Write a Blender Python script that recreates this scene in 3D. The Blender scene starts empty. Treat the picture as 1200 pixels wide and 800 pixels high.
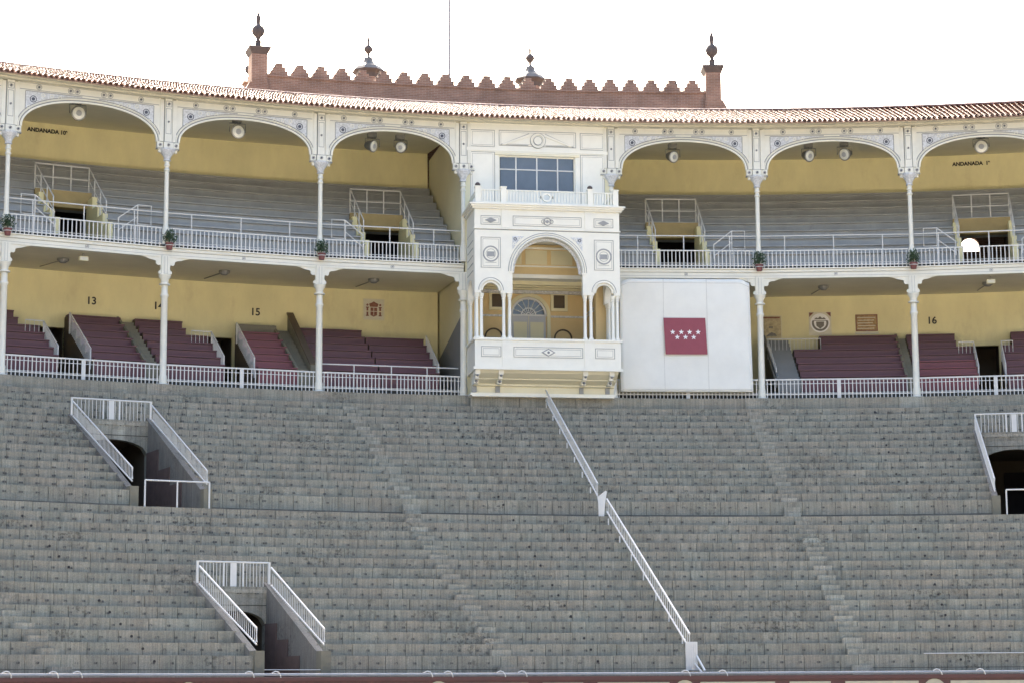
import bpy, math, random
from mathutils import Matrix, Vector
random.seed(7)
sin, cos, pi = math.sin, math.cos, math.pi
sc = bpy.context.scene
col = sc.collection

# ------------------------------------------------------------------ camera
cam = bpy.data.cameras.new('camera'); camo = bpy.data.objects.new('camera', cam); col.objects.link(camo)
cam.sensor_fit = 'HORIZONTAL'; cam.sensor_width = 36.0
cam.lens = 2540.27 / 1200 * 36
cam.clip_start = 0.1; cam.clip_end = 4000
PITCH, YAW, ROLL = .15982, .16462, -.00618
camo.location = (-14.066, -23.815, 1.648)
fw = Vector((sin(YAW) * cos(PITCH), cos(YAW) * cos(PITCH), sin(PITCH)))
rt = Vector((cos(YAW), -sin(YAW), 0)); up = rt.cross(fw)
rt2 = rt * cos(ROLL) + up * sin(ROLL)
up2 = up * cos(ROLL) - rt * sin(ROLL)
camo.matrix_world = Matrix(((rt2.x, up2.x, -fw.x, camo.location.x), (rt2.y, up2.y, -fw.y, camo.location.y),
                            (rt2.z, up2.z, -fw.z, camo.location.z), (0, 0, 0, 1)))
sc.camera = camo

# ------------------------------------------------------------------ sky, sun, exposure
SUN_EL, SUN_AZ = math.radians(36), -0.15          # the sun stands behind the galleries
w = bpy.data.worlds.new('World'); sc.world = w; w.use_nodes = True
nt = w.node_tree
sky = nt.nodes.new('ShaderNodeTexSky'); sky.sky_type = 'NISHITA'; sky.sun_disc = False
sky.sun_elevation = SUN_EL; sky.sun_rotation = SUN_AZ
sky.dust_density = 9.0; sky.air_density = 1.0; sky.ozone_density = 1.0
bg = nt.nodes['Background']; bg.inputs['Strength'].default_value = 0.15
nt.links.new(sky.outputs[0], bg.inputs[0])
sl = bpy.data.lights.new('sun', 'SUN'); sl.energy = 4.6; sl.angle = math.radians(.6); sl.color = (1, .95, .86)
so = bpy.data.objects.new('sun', sl); col.objects.link(so)
sd = Vector((sin(SUN_AZ) * cos(SUN_EL), cos(SUN_AZ) * cos(SUN_EL), sin(SUN_EL)))
so.rotation_euler = sd.to_track_quat('Z', 'Y').to_euler(); so.location = (0, 0, 80)
vs = sc.view_settings; vs.view_transform = 'Standard'; vs.look = 'None'; vs.gamma = 1; vs.use_curve_mapping = False
vs.exposure = 2.3
sc.cycles.max_bounces = 8; sc.cycles.diffuse_bounces = 5; sc.cycles.use_denoising = True

# ------------------------------------------------------------------ materials
def mat(name, base, rough=.6, var=.12, scale=3.0, bump=0.0, bscale=40, metal=0.0, stretch=(1, 1, 1), dark=None, spec=.5, dirt=None):
    """base colour broken up by two noises; dirt = (colour, scale, threshold, strength)"""
    m = bpy.data.materials.new(name); m.use_nodes = True
    N, L = m.node_tree.nodes, m.node_tree.links
    b = N['Principled BSDF']; b.inputs['Roughness'].default_value = rough; b.inputs['Metallic'].default_value = metal
    b.inputs['Specular IOR Level'].default_value = spec
    geo = N.new('ShaderNodeNewGeometry')
    mp = N.new('ShaderNodeMapping'); mp.inputs['Scale'].default_value = stretch
    L.new(geo.outputs['Position'], mp.inputs['Vector'])
    nz = N.new('ShaderNodeTexNoise'); nz.inputs['Scale'].default_value = scale; nz.inputs['Detail'].default_value = 6; nz.inputs['Roughness'].default_value = .65
    L.new(mp.outputs[0], nz.inputs['Vector'])
    mr = N.new('ShaderNodeMapRange'); mr.inputs[1].default_value = .3; mr.inputs[2].default_value = .7
    mr.inputs[3].default_value = 1 - var; mr.inputs[4].default_value = 1 + var
    L.new(nz.outputs[0], mr.inputs[0])
    mx = N.new('ShaderNodeMix'); mx.data_type = 'RGBA'; mx.blend_type = 'MULTIPLY'; mx.inputs[0].default_value = 1
    mx.inputs[6].default_value = (*base, 1); L.new(mr.outputs[0], mx.inputs[7])
    out = mx.outputs[2]
    if dirt:
        dc, ds, dt, dk = dirt
        n2 = N.new('ShaderNodeTexNoise'); n2.inputs['Scale'].default_value = ds; n2.inputs['Detail'].default_value = 8; n2.inputs['Roughness'].default_value = .7
        L.new(mp.outputs[0], n2.inputs['Vector'])
        r2 = N.new('ShaderNodeMapRange'); r2.inputs[1].default_value = dt; r2.inputs[2].default_value = dt + .16
        r2.inputs[3].default_value = 0; r2.inputs[4].default_value = dk
        L.new(n2.outputs[0], r2.inputs[0])
        m2 = N.new('ShaderNodeMix'); m2.data_type = 'RGBA'; m2.inputs[7].default_value = (*dc, 1)
        L.new(r2.outputs[0], m2.inputs[0]); L.new(out, m2.inputs[6]); out = m2.outputs[2]
    L.new(out, b.inputs['Base Color'])
    if bump:
        n3 = N.new('ShaderNodeTexNoise'); n3.inputs['Scale'].default_value = bscale; n3.inputs['Detail'].default_value = 4
        L.new(geo.outputs['Position'], n3.inputs['Vector'])
        bp = N.new('ShaderNodeBump'); bp.inputs['Strength'].default_value = bump; bp.inputs['Distance'].default_value = .02
        L.new(n3.outputs[0], bp.inputs['Height']); L.new(bp.outputs[0], b.inputs['Normal'])
    return m

def stone_mat(name, base, rnd=.065):
    m = mat(name, base, .85, .16, 1.6, .5, 60, stretch=(1, 1, .8), dirt=((.05, .05, .045), 1.9, .60, .8))
    N, L = m.node_tree.nodes, m.node_tree.links
    b = N['Principled BSDF']; src = b.inputs['Base Color'].links[0].from_socket
    geo = N.new('ShaderNodeNewGeometry'); oi = N.new('ShaderNodeObjectInfo')
    ad = N.new('ShaderNodeMath'); ad.operation = 'ADD'; L.new(geo.outputs['Random Per Island'], ad.inputs[0]); L.new(oi.outputs['Random'], ad.inputs[1])
    fr = N.new('ShaderNodeMath'); fr.operation = 'FRACT'; L.new(ad.outputs[0], fr.inputs[0])
    mr = N.new('ShaderNodeMapRange'); mr.inputs[3].default_value = 1 - rnd; mr.inputs[4].default_value = 1 + rnd; L.new(fr.outputs[0], mr.inputs[0])
    # vertical water streaks and fine grain
    mp = N.new('ShaderNodeMapping'); mp.inputs['Scale'].default_value = (13, 13, .45); L.new(geo.outputs['Position'], mp.inputs['Vector'])
    st = N.new('ShaderNodeTexNoise'); st.inputs['Scale'].default_value = 1.6; st.inputs['Detail'].default_value = 5; L.new(mp.outputs[0], st.inputs['Vector'])
    ms = N.new('ShaderNodeMapRange'); ms.inputs[1].default_value = .3; ms.inputs[2].default_value = .7; ms.inputs[3].default_value = .74; ms.inputs[4].default_value = 1.16; L.new(st.outputs[0], ms.inputs[0])
    g = N.new('ShaderNodeTexNoise'); g.inputs['Scale'].default_value = 34; g.inputs['Detail'].default_value = 2; L.new(geo.outputs['Position'], g.inputs['Vector'])
    mg = N.new('ShaderNodeMapRange'); mg.inputs[1].default_value = .3; mg.inputs[2].default_value = .7; mg.inputs[3].default_value = .84; mg.inputs[4].default_value = 1.16; L.new(g.outputs[0], mg.inputs[0])
    cl = N.new('ShaderNodeTexNoise'); cl.inputs['Scale'].default_value = .42; cl.inputs['Detail'].default_value = 3; L.new(geo.outputs['Position'], cl.inputs['Vector'])
    cm = N.new('ShaderNodeMapRange'); cm.inputs[1].default_value = .535; cm.inputs[2].default_value = .68; L.new(cl.outputs[0], cm.inputs[0])
    spk = N.new('ShaderNodeTexNoise'); spk.inputs['Scale'].default_value = 8; spk.inputs['Detail'].default_value = 5; spk.inputs['Roughness'].default_value = .75; L.new(geo.outputs['Position'], spk.inputs['Vector'])
    sm_ = N.new('ShaderNodeMapRange'); sm_.inputs[1].default_value = .50; sm_.inputs[2].default_value = .62; L.new(spk.outputs[0], sm_.inputs[0])
    cs = N.new('ShaderNodeMath'); cs.operation = 'MULTIPLY'; L.new(cm.outputs[0], cs.inputs[0]); L.new(sm_.outputs[0], cs.inputs[1])
    lich = N.new('ShaderNodeMapRange'); lich.inputs[3].default_value = 1; lich.inputs[4].default_value = .38; L.new(cs.outputs[0], lich.inputs[0])
    hue = N.new('ShaderNodeTexNoise'); hue.inputs['Scale'].default_value = .75; hue.inputs['Detail'].default_value = 4; L.new(geo.outputs['Position'], hue.inputs['Vector'])
    hm_ = N.new('ShaderNodeValToRGB'); hm_.color_ramp.elements[0].position = .35; hm_.color_ramp.elements[0].color = (.965, 1.0, 1.005, 1); hm_.color_ramp.elements[1].position = .65; hm_.color_ramp.elements[1].color = (1.035, .995, .975, 1); L.new(hue.outputs[0], hm_.inputs[0])
    mh = N.new('ShaderNodeMix'); mh.data_type = 'RGBA'; mh.blend_type = 'MULTIPLY'; mh.inputs[0].default_value = 1; L.new(src, mh.inputs[6]); L.new(hm_.outputs[0], mh.inputs[7])
    ml = N.new('ShaderNodeMix'); ml.data_type = 'RGBA'; ml.blend_type = 'MULTIPLY'; ml.inputs[0].default_value = 1; L.new(mh.outputs[2], ml.inputs[6]); L.new(lich.outputs[0], ml.inputs[7]); src = ml.outputs[2]
    k1 = N.new('ShaderNodeMath'); k1.operation = 'MULTIPLY'; L.new(mr.outputs[0], k1.inputs[0]); L.new(ms.outputs[0], k1.inputs[1])
    k2 = N.new('ShaderNodeMath'); k2.operation = 'MULTIPLY'; L.new(k1.outputs[0], k2.inputs[0]); L.new(mg.outputs[0], k2.inputs[1])
    mx = N.new('ShaderNodeMix'); mx.data_type = 'RGBA'; mx.blend_type = 'MULTIPLY'; mx.inputs[0].default_value = 1
    L.new(src, mx.inputs[6]); L.new(k2.outputs[0], mx.inputs[7]); L.new(mx.outputs[2], b.inputs['Base Color'])
    return m

M = {}
M['white'] = mat('white_paint', (.70, .69, .605), .45, .05, 2.5, dirt=((.45, .42, .36), 2.2, .66, .45))
M['rail'] = mat('rail_paint', (.61, .61, .59), .4, .04, 3, dirt=((.36, .30, .24), 3, .62, .5))
M['cream'] = mat('cream_plaster', (.785, .772, .685), .55, .04, 2, dirt=((.55, .53, .46), 1.8, .68, .4))
M['fascia'] = mat('fascia_paint', (.60, .58, .47), .6, .10, 3, dirt=((.40, .37, .28), 2.5, .6, .5))
M['line'] = mat('grey_line_paint_and_shade', (.22, .23, .24), .6, .1)
M['softline'] = mat('soft_line_paint', (.31, .32, .32), .6, .1)
M['orn'] = mat('blue_grey_ornament', (.56, .58, .60), .6, .3, 16)
M['boss'] = mat('boss_paint', (.07, .08, .11), .5, .1)
M['yellow'] = mat('yellow_plaster', (.715, .66, .385), .8, .09, .8, .15, 20, stretch=(1, 1, .45), dirt=((.56, .49, .28), .9, .57, .6))
M['ceil'] = mat('ceiling_plaster', (.70, .67, .51), .85, .06, .7)
M['palewall'] = mat('pale_partition_plaster', (.66, .62, .42), .8, .05, .8)
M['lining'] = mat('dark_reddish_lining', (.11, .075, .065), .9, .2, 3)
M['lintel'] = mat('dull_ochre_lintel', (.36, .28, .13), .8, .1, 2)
M['amber'] = mat('amber_plaster', (.64, .49, .25), .7, .08, 1)
M['grey'] = mat('grey_concrete_seats', (.33, .342, .338), .8, .12, 1.3, .2, 30, stretch=(1, 1, .6), dirt=((.19, .18, .16), 1.5, .60, .6))
M['greydado'] = mat('grey_dado', (.20, .205, .20), .8, .08, 1)
M['step'] = mat('worn_concrete_step', (.185, .172, .128), .85, .14, 2, .3, 30)
M['red'] = mat('maroon_bench_paint', (.104, .037, .047), .5, .12, 2.5, stretch=(.5, .5, 3))
M['redbright'] = mat('fresh_red_bench_paint', (.165, .044, .055), .5, .12, 2.5, stretch=(.5, .5, 3))
M['maroon'] = mat('barrier_maroon', (.070, .020, .020), .45, .15, 3)
M['panel'] = mat('barrier_cream_panel', (.42, .39, .29), .6, .08, 3)
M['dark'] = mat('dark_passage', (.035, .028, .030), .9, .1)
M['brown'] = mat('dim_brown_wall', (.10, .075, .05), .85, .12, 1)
M['stone'] = stone_mat('granite', (.262, .249, .203))
M['stonelight'] = stone_mat('light_granite', (.308, .294, .244), .14)
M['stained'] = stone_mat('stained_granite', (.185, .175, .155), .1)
M['shadestone'] = mat('aisle_shade_stone', (.115, .112, .10), .9, .3, 2.5)  # dark tone standing for the shadow along the cross aisle
M['jointshade'] = mat('joint_mortar_and_shade', (.055, .055, .05), .95, .1)  # dark joints, and the painted shade behind the gallery railings
M['num'] = mat('seat_number_paint', (.07, .07, .07), .7, .2)
M['tile'] = mat('clay_tile', (.52, .355, .275), .75, .22, 5, .3, 30, dirt=((.64, .56, .48), 3.5, .50, .7))
def island(m, rnd):
    N, L = m.node_tree.nodes, m.node_tree.links; b = N['Principled BSDF']; src = b.inputs['Base Color'].links[0].from_socket
    g_ = N.new('ShaderNodeNewGeometry'); mr = N.new('ShaderNodeMapRange'); mr.inputs[3].default_value = 1 - rnd; mr.inputs[4].default_value = 1 + rnd; L.new(g_.outputs['Random Per Island'], mr.inputs[0])
    mx = N.new('ShaderNodeMix'); mx.data_type = 'RGBA'; mx.blend_type = 'MULTIPLY'; mx.inputs[0].default_value = 1; L.new(src, mx.inputs[6]); L.new(mr.outputs[0], mx.inputs[7]); L.new(mx.outputs[2], b.inputs['Base Color'])
island(M['tile'], .28)
M['ridge'] = mat('ridge_mortar_shade', (.15, .095, .09), .75, .2, 4)  # mortar row darkened with the shadow under the ridge
M['channel'] = mat('dirty_shaded_channel_tile', (.29, .185, .14), .85, .25, 5)  # dirt plus the shade between cover tiles, both in the base colour
M['slate'] = mat('grey_slate', (.13, .13, .125), .6, .15, 3)
M['finial'] = mat('weathered_finial_stone', (.085, .072, .068), .8, .2, 4)
M['sand'] = mat('arena_sand', (.50, .43, .33), .95, .08, .5, .4, 12)
M['ground'] = mat('city_ground', (.16, .15, .13), .95, .2, .05)
M['steel'] = mat('galvanised_pipe', (.24, .26, .29), .5, .12, 4)
M['pole'] = mat('grey_pole_paint', (.34, .34, .34), .6, .1)
M['lamp'] = mat('lamp_housing', (.22, .22, .20), .4, .15, 5, metal=.5)
M['glass'] = mat('lamp_glass', (.62, .62, .54), .12, .08, 8, spec=.8)
M['winglass'] = mat('window_glass', (.085, .105, .135), .08, .15, 1.5, spec=.7)
M['pot'] = mat('terracotta_pot', (.17, .055, .05), .6, .15, 6)
M['leaf'] = mat('plant_leaf', (.05, .085, .04), .6, .3, 12)
M['canvas'] = mat('white_canvas', (.745, .745, .695), .8, .04, 1.2, .12, 3, dirt=((.60, .59, .55), .9, .63, .4))
M['hem'] = mat('canvas_hem', (.60, .60, .56), .85, .08, 5)
M['flagred'] = mat('flag_maroon_cloth', (.27, .065, .09), .75, .06, 4)
M['star'] = mat('star_white_cloth', (.80, .80, .80), .7, .03)
M['letter'] = mat('black_lettering', (.02, .018, .02), .6, .1)
M['tilepanel'] = mat('glazed_tile_panel', (.60, .57, .45), .3, .08, 6)
M['emblem'] = mat('emblem_brown_red', (.20, .075, .05), .5, .35, 18)
M['emblemgrey'] = mat('emblem_grey', (.16, .15, .13), .5, .4, 25)
M['plaque'] = mat('ochre_tile_plaque', (.34, .22, .10), .45, .45, 12)
M['faded'] = mat('faded_tan_tile', (.44, .37, .22), .5, .3, 9)
M['door'] = mat('grey_door_paint', (.44, .45, .47), .5, .04, 2)
M['shrubstain'] = M['leaf']

def brick_mat():
    m = bpy.data.materials.new('red_brickwork'); m.use_nodes = True
    N, L = m.node_tree.nodes, m.node_tree.links; b = N['Principled BSDF']; b.inputs['Roughness'].default_value = .9
    g = N.new('ShaderNodeNewGeometry'); sx = N.new('ShaderNodeSeparateXYZ'); L.new(g.outputs['Position'], sx.inputs[0])
    cb = N.new('ShaderNodeCombineXYZ'); L.new(sx.outputs[0], cb.inputs[0]); L.new(sx.outputs[2], cb.inputs[1])
    br = N.new('ShaderNodeTexBrick'); br.inputs['Scale'].default_value = 1; br.inputs['Brick Width'].default_value = .26; br.inputs['Row Height'].default_value = .075
    br.inputs['Mortar Size'].default_value = .009; br.inputs['Color1'].default_value = (.295, .182, .128, 1); br.inputs['Color2'].default_value = (.235, .140, .100, 1); br.inputs['Mortar'].default_value = (.32, .26, .215, 1)
    L.new(cb.outputs[0], br.inputs['Vector'])
    nz = N.new('ShaderNodeTexNoise'); nz.inputs['Scale'].default_value = 1.3; nz.inputs['Detail'].default_value = 6; L.new(g.outputs['Position'], nz.inputs['Vector'])
    mr = N.new('ShaderNodeMapRange'); mr.inputs[1].default_value = .3; mr.inputs[2].default_value = .7; mr.inputs[3].default_value = .75; mr.inputs[4].default_value = 1.2; L.new(nz.outputs[0], mr.inputs[0])
    mx = N.new('ShaderNodeMix'); mx.data_type = 'RGBA'; mx.blend_type = 'MULTIPLY'; mx.inputs[0].default_value = 1
    L.new(br.outputs[0], mx.inputs[6]); L.new(mr.outputs[0], mx.inputs[7]); L.new(mx.outputs[2], b.inputs['Base Color'])
    bp = N.new('ShaderNodeBump'); bp.inputs['Strength'].default_value = .4; bp.inputs['Distance'].default_value = .01; L.new(br.outputs['Fac'], bp.inputs['Height']); bp.invert = True
    L.new(bp.outputs[0], b.inputs['Normal'])
    return m
M['brick'] = brick_mat()

# ------------------------------------------------------------------ helpers
def Pp(phi, R, z): return (R * sin(phi), R * cos(phi), z)
I4 = Matrix.Identity(4)
def frame(phi, R, z=0.0):
    """local frame on the ring: x to the right seen from the arena, y outwards, z up"""
    return Matrix.Translation(Pp(phi, R, z)) @ Matrix.Rotation(-phi, 4, 'Z')

class MB:
    def __init__(s): s.v = []; s.f = []
    def quad(s, *p):
        n = len(s.v); s.v += [tuple(q) for q in p]; s.f.append(tuple(range(n, n + len(p))))
        return s
    def hexa(s, p):
        n = len(s.v); s.v += [tuple(q) for q in p]
        for f in ((0, 3, 2, 1), (4, 5, 6, 7), (0, 1, 5, 4), (1, 2, 6, 5), (2, 3, 7, 6), (3, 0, 4, 7)): s.f.append(tuple(n + i for i in f))
        return s
    def box(s, x0, x1, y0, y1, z0, z1):
        return s.hexa([(x0, y0, z0), (x1, y0, z0), (x1, y1, z0), (x0, y1, z0), (x0, y0, z1), (x1, y0, z1), (x1, y1, z1), (x0, y1, z1)])
    def arc(s, a0, a1, r0, r1, z0, z1, n=None, z0b=None, z1b=None):
        """curved bar; z0b, z1b: heights at the outer radius"""
        z0b = z0 if z0b is None else z0b; z1b = z1 if z1b is None else z1b
        if n is None: n = max(1, int(abs(a1 - a0) / .026))
        b = len(s.v)
        for i in range(n + 1):
            a = a0 + (a1 - a0) * i / n
            s.v += [Pp(a, r0, z0), Pp(a, r1, z0b), Pp(a, r1, z1b), Pp(a, r0, z1)]
        for i in range(n):
            k = b + 4 * i
            for j in range(4):
                s.f.append((k + j, k + (j + 1) % 4, k + 4 + (j + 1) % 4, k + 4 + j))
        s.f.append((b, b + 3, b + 2, b + 1)); e = b + 4 * n; s.f.append((e, e + 1, e + 2, e + 3))
        return s
    def prism(s, pts, y0, y1):
        """polygon in x,z extruded along y"""
        n = len(pts); b = len(s.v)
        s.v += [(x, y0, z) for x, z in pts] + [(x, y1, z) for x, z in pts]
        s.f.append(tuple(range(b, b + n))); s.f.append(tuple(range(b + 2 * n - 1, b + n - 1, -1)))
        for i in range(n):
            j = (i + 1) % n; s.f.append((b + j, b + i, b + n + i, b + n + j))
        return s
    def lathe(s, prof, seg=12, cx=0, cy=0, cz=0, sy=1):
        b = len(s.v)
        for r, z in prof:
            for i in range(seg):
                a = 2 * pi * i / seg; s.v.append((cx + r * cos(a), cy + sy * r * sin(a), cz + z))
        for k in range(len(prof) - 1):
            for i in range(seg):
                j = (i + 1) % seg; p = b + k * seg; q = p + seg
                s.f.append((p + i, p + j, q + j, q + i))
        s.f.append(tuple(b + i for i in range(seg - 1, -1, -1))); e = b + (len(prof) - 1) * seg
        s.f.append(tuple(e + i for i in range(seg)))
        return s
    def tube(s, pts, r, seg=6, square=False):
        pts = [Vector(p) for p in pts]; b = len(s.v); n = len(pts)
        if square: seg = 4
        for i, p in enumerate(pts):
            d = (pts[min(i + 1, n - 1)] - pts[max(i - 1, 0)]).normalized()
            u = d.cross(Vector((0, 0, 1)))
            if u.length < 1e-3: u = Vector((1, 0, 0))
            u.normalize(); v = u.cross(d)
            for k in range(seg):
                a = 2 * pi * (k + (.5 if square else 0)) / seg; s.v.append(tuple(p + (u * cos(a) + v * sin(a)) * r))
        for i in range(n - 1):
            for k in range(seg):
                j = (k + 1) % seg; p = b + i * seg
                s.f.append((p + k, p + j, p + seg + j, p + seg + k))
        s.f.append(tuple(b + k for k in range(seg - 1, -1, -1))); e = b + (n - 1) * seg; s.f.append(tuple(e + k for k in range(seg)))
        return s
    def frame2(s, x0, x1, z0, z1, wd, y0, y1):
        s.box(x0, x1, y0, y1, z0, z0 + wd); s.box(x0, x1, y0, y1, z1 - wd, z1)
        s.box(x0, x0 + wd, y0, y1, z0 + wd, z1 - wd); s.box(x1 - wd, x1, y0, y1, z0 + wd, z1 - wd)
        return s
    def ring(s, cx, cz, r0, r1, y0, y1, seg=20, a0=0, a1=2 * pi):
        for i in range(seg):
            p, q = a0 + (a1 - a0) * i / seg, a0 + (a1 - a0) * (i + 1) / seg
            s.hexa([(cx + r0 * cos(p), y0, cz + r0 * sin(p)), (cx + r1 * cos(p), y0, cz + r1 * sin(p)), (cx + r1 * cos(p), y1, cz + r1 * sin(p)), (cx + r0 * cos(p), y1, cz + r0 * sin(p)),
                    (cx + r0 * cos(q), y0, cz + r0 * sin(q)), (cx + r1 * cos(q), y0, cz + r1 * sin(q)), (cx + r1 * cos(q), y1, cz + r1 * sin(q)), (cx + r0 * cos(q), y1, cz + r0 * sin(q))])
        return s
    def disc(s, cx, cz, r, y0, y1, seg=12):
        return s.prism([(cx + r * cos(2 * pi * i / seg), cz + r * sin(2 * pi * i / seg)) for i in range(seg)], y0, y1)
    def under(s, xs, zb, zt, y0, y1):
        """wall strip whose lower edge follows zb(x): for arches"""
        for i in range(len(xs) - 1):
            a, c = xs[i], xs[i + 1]
            s.hexa([(a, y0, zb[i]), (c, y0, zb[i + 1]), (c, y1, zb[i + 1]), (a, y1, zb[i]), (a, y0, zt), (c, y0, zt), (c, y1, zt), (a, y1, zt)])
        return s
    def xf(s, m):
        s.v = [tuple(m @ Vector(p)) for p in s.v]; return s
    def mesh(s, name='mesh', smooth=False):
        me = bpy.data.meshes.new(name); me.from_pydata(s.v, [], s.f); me.update()
        if smooth:
            me.polygons.foreach_set('use_smooth', [True] * len(me.polygons)); me.update()
            try: me.set_sharp_from_angle(angle=math.radians(40))
            except Exception: pass
        return me

WM = {}
def link(o, parent=None, m=I4):
    col.objects.link(o); o.matrix_basis = m; WM[o] = m.copy()
    if parent is not None:
        o.parent = parent; o.matrix_parent_inverse = WM[parent].inverted()
    return o
def thing(name, label, cat, loc=(0, 0, 0), rz=0, group=None):
    o = bpy.data.objects.new(name, None); o.empty_display_size = .3
    link(o, None, Matrix.Translation(loc) @ Matrix.Rotation(rz, 4, 'Z'))
    return tag(o, label, cat, group)
def tag(o, label, cat, group=None):
    o['label'] = label; o['category'] = cat
    if group: o['group'] = group
    return o
def part(name, mb, m, parent=None, mw=I4, stuff=False, smooth=False):
    me = mb if isinstance(mb, bpy.types.Mesh) else mb.mesh(name, smooth)
    if not me.materials: me.materials.append(M[m])
    o = bpy.data.objects.new(name, me); link(o, parent, mw)
    if stuff: o['kind'] = 'stuff'
    return o
def mk(mb, m, smooth=False, name='piece'):
    me = mb.mesh(name, smooth); me.materials.append(M[m]); return me
def text_mesh(txt, size, m, bold=.0):
    cu = bpy.data.curves.new('lettering', 'FONT'); cu.body = txt; cu.size = size; cu.align_x = 'CENTER'; cu.align_y = 'CENTER'
    cu.extrude = .004; cu.offset = bold
    o = bpy.data.objects.new('lettering', cu); col.objects.link(o)
    dg = bpy.context.evaluated_depsgraph_get()
    me = bpy.data.meshes.new_from_object(o.evaluated_get(dg)); bpy.data.objects.remove(o)
    for v in me.vertices: v.co = Vector((v.co.x, -v.co.z, v.co.y))
    me.materials.clear(); me.materials.append(M[m]); return me

# ------------------------------------------------------------------ ring dimensions
T, H = .68852, .32185
R0, Z1 = 33.5, 2.5756                    # lowest row: face and top
RU, ZU = R0 + 14 * T + 1.375, 7.6745     # first row above the cross aisle
ZA = Z1 + 14 * H                         # cross aisle level
RG = 54.9                                # column line of the galleries
COLS = [-.4645, -.3590, -.2545, -.1503, -.0515, .0520, .1538, .2590, .3650]   # column angles
ZB, ZM = 12.38, 17.42                    # gallery floor levels
PALCO_BAY = 4
def bay(i):
    a, b = COLS[i], COLS[i + 1]; mid = (a + b) / 2
    return mid, RG * cos((b - a) / 2), 2 * RG * sin((b - a) / 2)

# ------------------------------------------------------------------ ground
g = MB(); g.quad((-900, -900, -.06), (900, -900, -.06), (900, 900, -.06), (-900, 900, -.06))
o = part('ground', g, 'ground'); o['kind'] = 'structure'
g = MB(); n = 96
g.v = [(0, 0, 0)] + [Pp(2 * pi * i / n, 32.2, 0) for i in range(n)]
g.f = [(0, 1 + (i + 1) % n, 1 + i) for i in range(n)]
o = part('arena_sand', g, 'sand'); o['kind'] = 'structure'

# ------------------------------------------------------------------ granite seating terrace
terr = thing('seating_terrace', 'stepped grey granite seating terrace filling the lower half of the picture', 'terrace', Pp(0, R0, 0))
VOMS = {'lower': [(-.348, -.2915, 6)], 'upper': [(-.3365, -.2825, 9), (.2905, .3445, 9)]}
STAIRS_LO = [-.5065, -.1440, .1470]
STAIRS_UP = [-.1365, .1435]
SEAT = .506
rows = []
for k in range(15): rows.append(('lower', k, R0 + k * T, Z1 + k * H, (Z1 + (k - 1) * H) if k else 1.55, T if k < 14 else 1.375 + .02))
for k in range(14): rows.append(('upper', k, RU + k * T, ZU + k * H, (ZU + (k - 1) * H) if k else ZA, T))
core = MB(); rest = MB(); nums = MB(); drain = MB(); nblock = 0
SEG = {'0': 'abcdef', '1': 'bc', '2': 'abged', '3': 'abgcd', '4': 'fgbc', '5': 'afgcd', '6': 'afgedc', '7': 'abc', '8': 'abcdefg', '9': 'abcdfg'}
def digit(mb, ch, fr, x, z, wd, hh, t):
    for sgm in SEG[ch]:
        x0, x1, z0, z1_ = {'a': (0, wd, hh - t, hh), 'd': (0, wd, 0, t), 'g': (0, wd, hh / 2 - t / 2, hh / 2 + t / 2), 'f': (0, t, hh / 2, hh), 'b': (wd - t, wd, hh / 2, hh), 'e': (0, t, 0, hh / 2), 'c': (wd - t, wd, 0, hh / 2)}[sgm]
        mb.quad(*[fr @ Vector(q) for q in ((x + x0, 0, z + z0), (x + x1, 0, z + z0), (x + x1, 0, z + z1_), (x + x0, 0, z + z1_))])
def extent(R, side):  # angles to build for a row: what the picture sees and a margin
    tt = (R - R0) / 20.0
    return (-.62 + .20 * tt) if side < 0 else (.36 + .05 * tt)
for sec, k, R, zt, zb, dep in rows:
    a0, a1 = extent(R, -1), extent(R, 1)
    cuts = sorted((c[0], c[1]) for c in VOMS[sec] if k < c[2])
    spans = []; p = a0
    for c0, c1 in cuts: spans.append((p, c0)); p = c1
    spans.append((p, a1))
    for s0, s1 in spans:
        core.arc(s0 + .0006, s1 - .0006, R + .05, R + dep + .03, zb - .25, zt - .03)
        a = s0; first = True
        while a < s1 - 1e-4:
            wd = random.choice((.44, .47, .5, .5, .53, .56, .56, .62, .98)) / R
            e = min(a + wd, s1)
            if s1 - e < .25 / R: e = s1
            gp = .006 / R; off = random.uniform(-.006, .008); zo = random.uniform(-.006, .004)
            courses = [(zb + .002, zt + zo)] if not (sec == 'lower' and k == 0) else [(zb, Z1 - .36), (Z1 - .348, zt + zo)]
            for ci, (c0, c1) in enumerate(courses):
                pts = []
                for zz in (c0, c1):
                    for ang, rr in ((a + gp, R + off), (e - gp, R + off), (e - gp, R + dep), (a + gp, R + dep)):
                        pts.append(Pp(ang, rr, zz))
                if sec == 'lower' and nblock < 300 and -.60 < a < .33 and ci == len(courses) - 1:
                    part('granite_block', MB().hexa(pts), 'stone', terr); nblock += 1
                else: rest.hexa(pts)
            a = e
    # painted seat numbers
    st = STAIRS_LO if sec == 'lower' else STAIRS_UP
    for q in range(int((a1 - a0) * R / SEAT)):
        ang = a0 + (q + .5) * SEAT / R
        if any(c0 - .2 / R < ang < c1 + .2 / R for c0, c1 in cuts) or any(abs(ang - s) < .42 / R for s in st) or random.random() < .04: continue
        sn = min((ang - s for s in st), key=abs); num = str(int(abs(sn) * R / SEAT) + 11)
        hgt = (zt - .20) if not k == 0 else zt - .22
        fr = frame(ang, R - .012, hgt)
        ww = .052
        for ci, ch in enumerate(num): digit(nums, ch, fr, (ci - len(num) / 2) * .070, 0, ww, .052, .014)
    for ang in (-.43, -.0685, .2275):
        if random.random() < .65 and a0 < ang < a1: 
            mb = MB().disc(0, 0, .036, -.014, .02, 10).xf(frame(ang, R, zt - .15)); n0 = len(drain.v)
            drain.v += mb.v; drain.f += [tuple(n0 + i for i in f) for f in mb.f]
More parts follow.
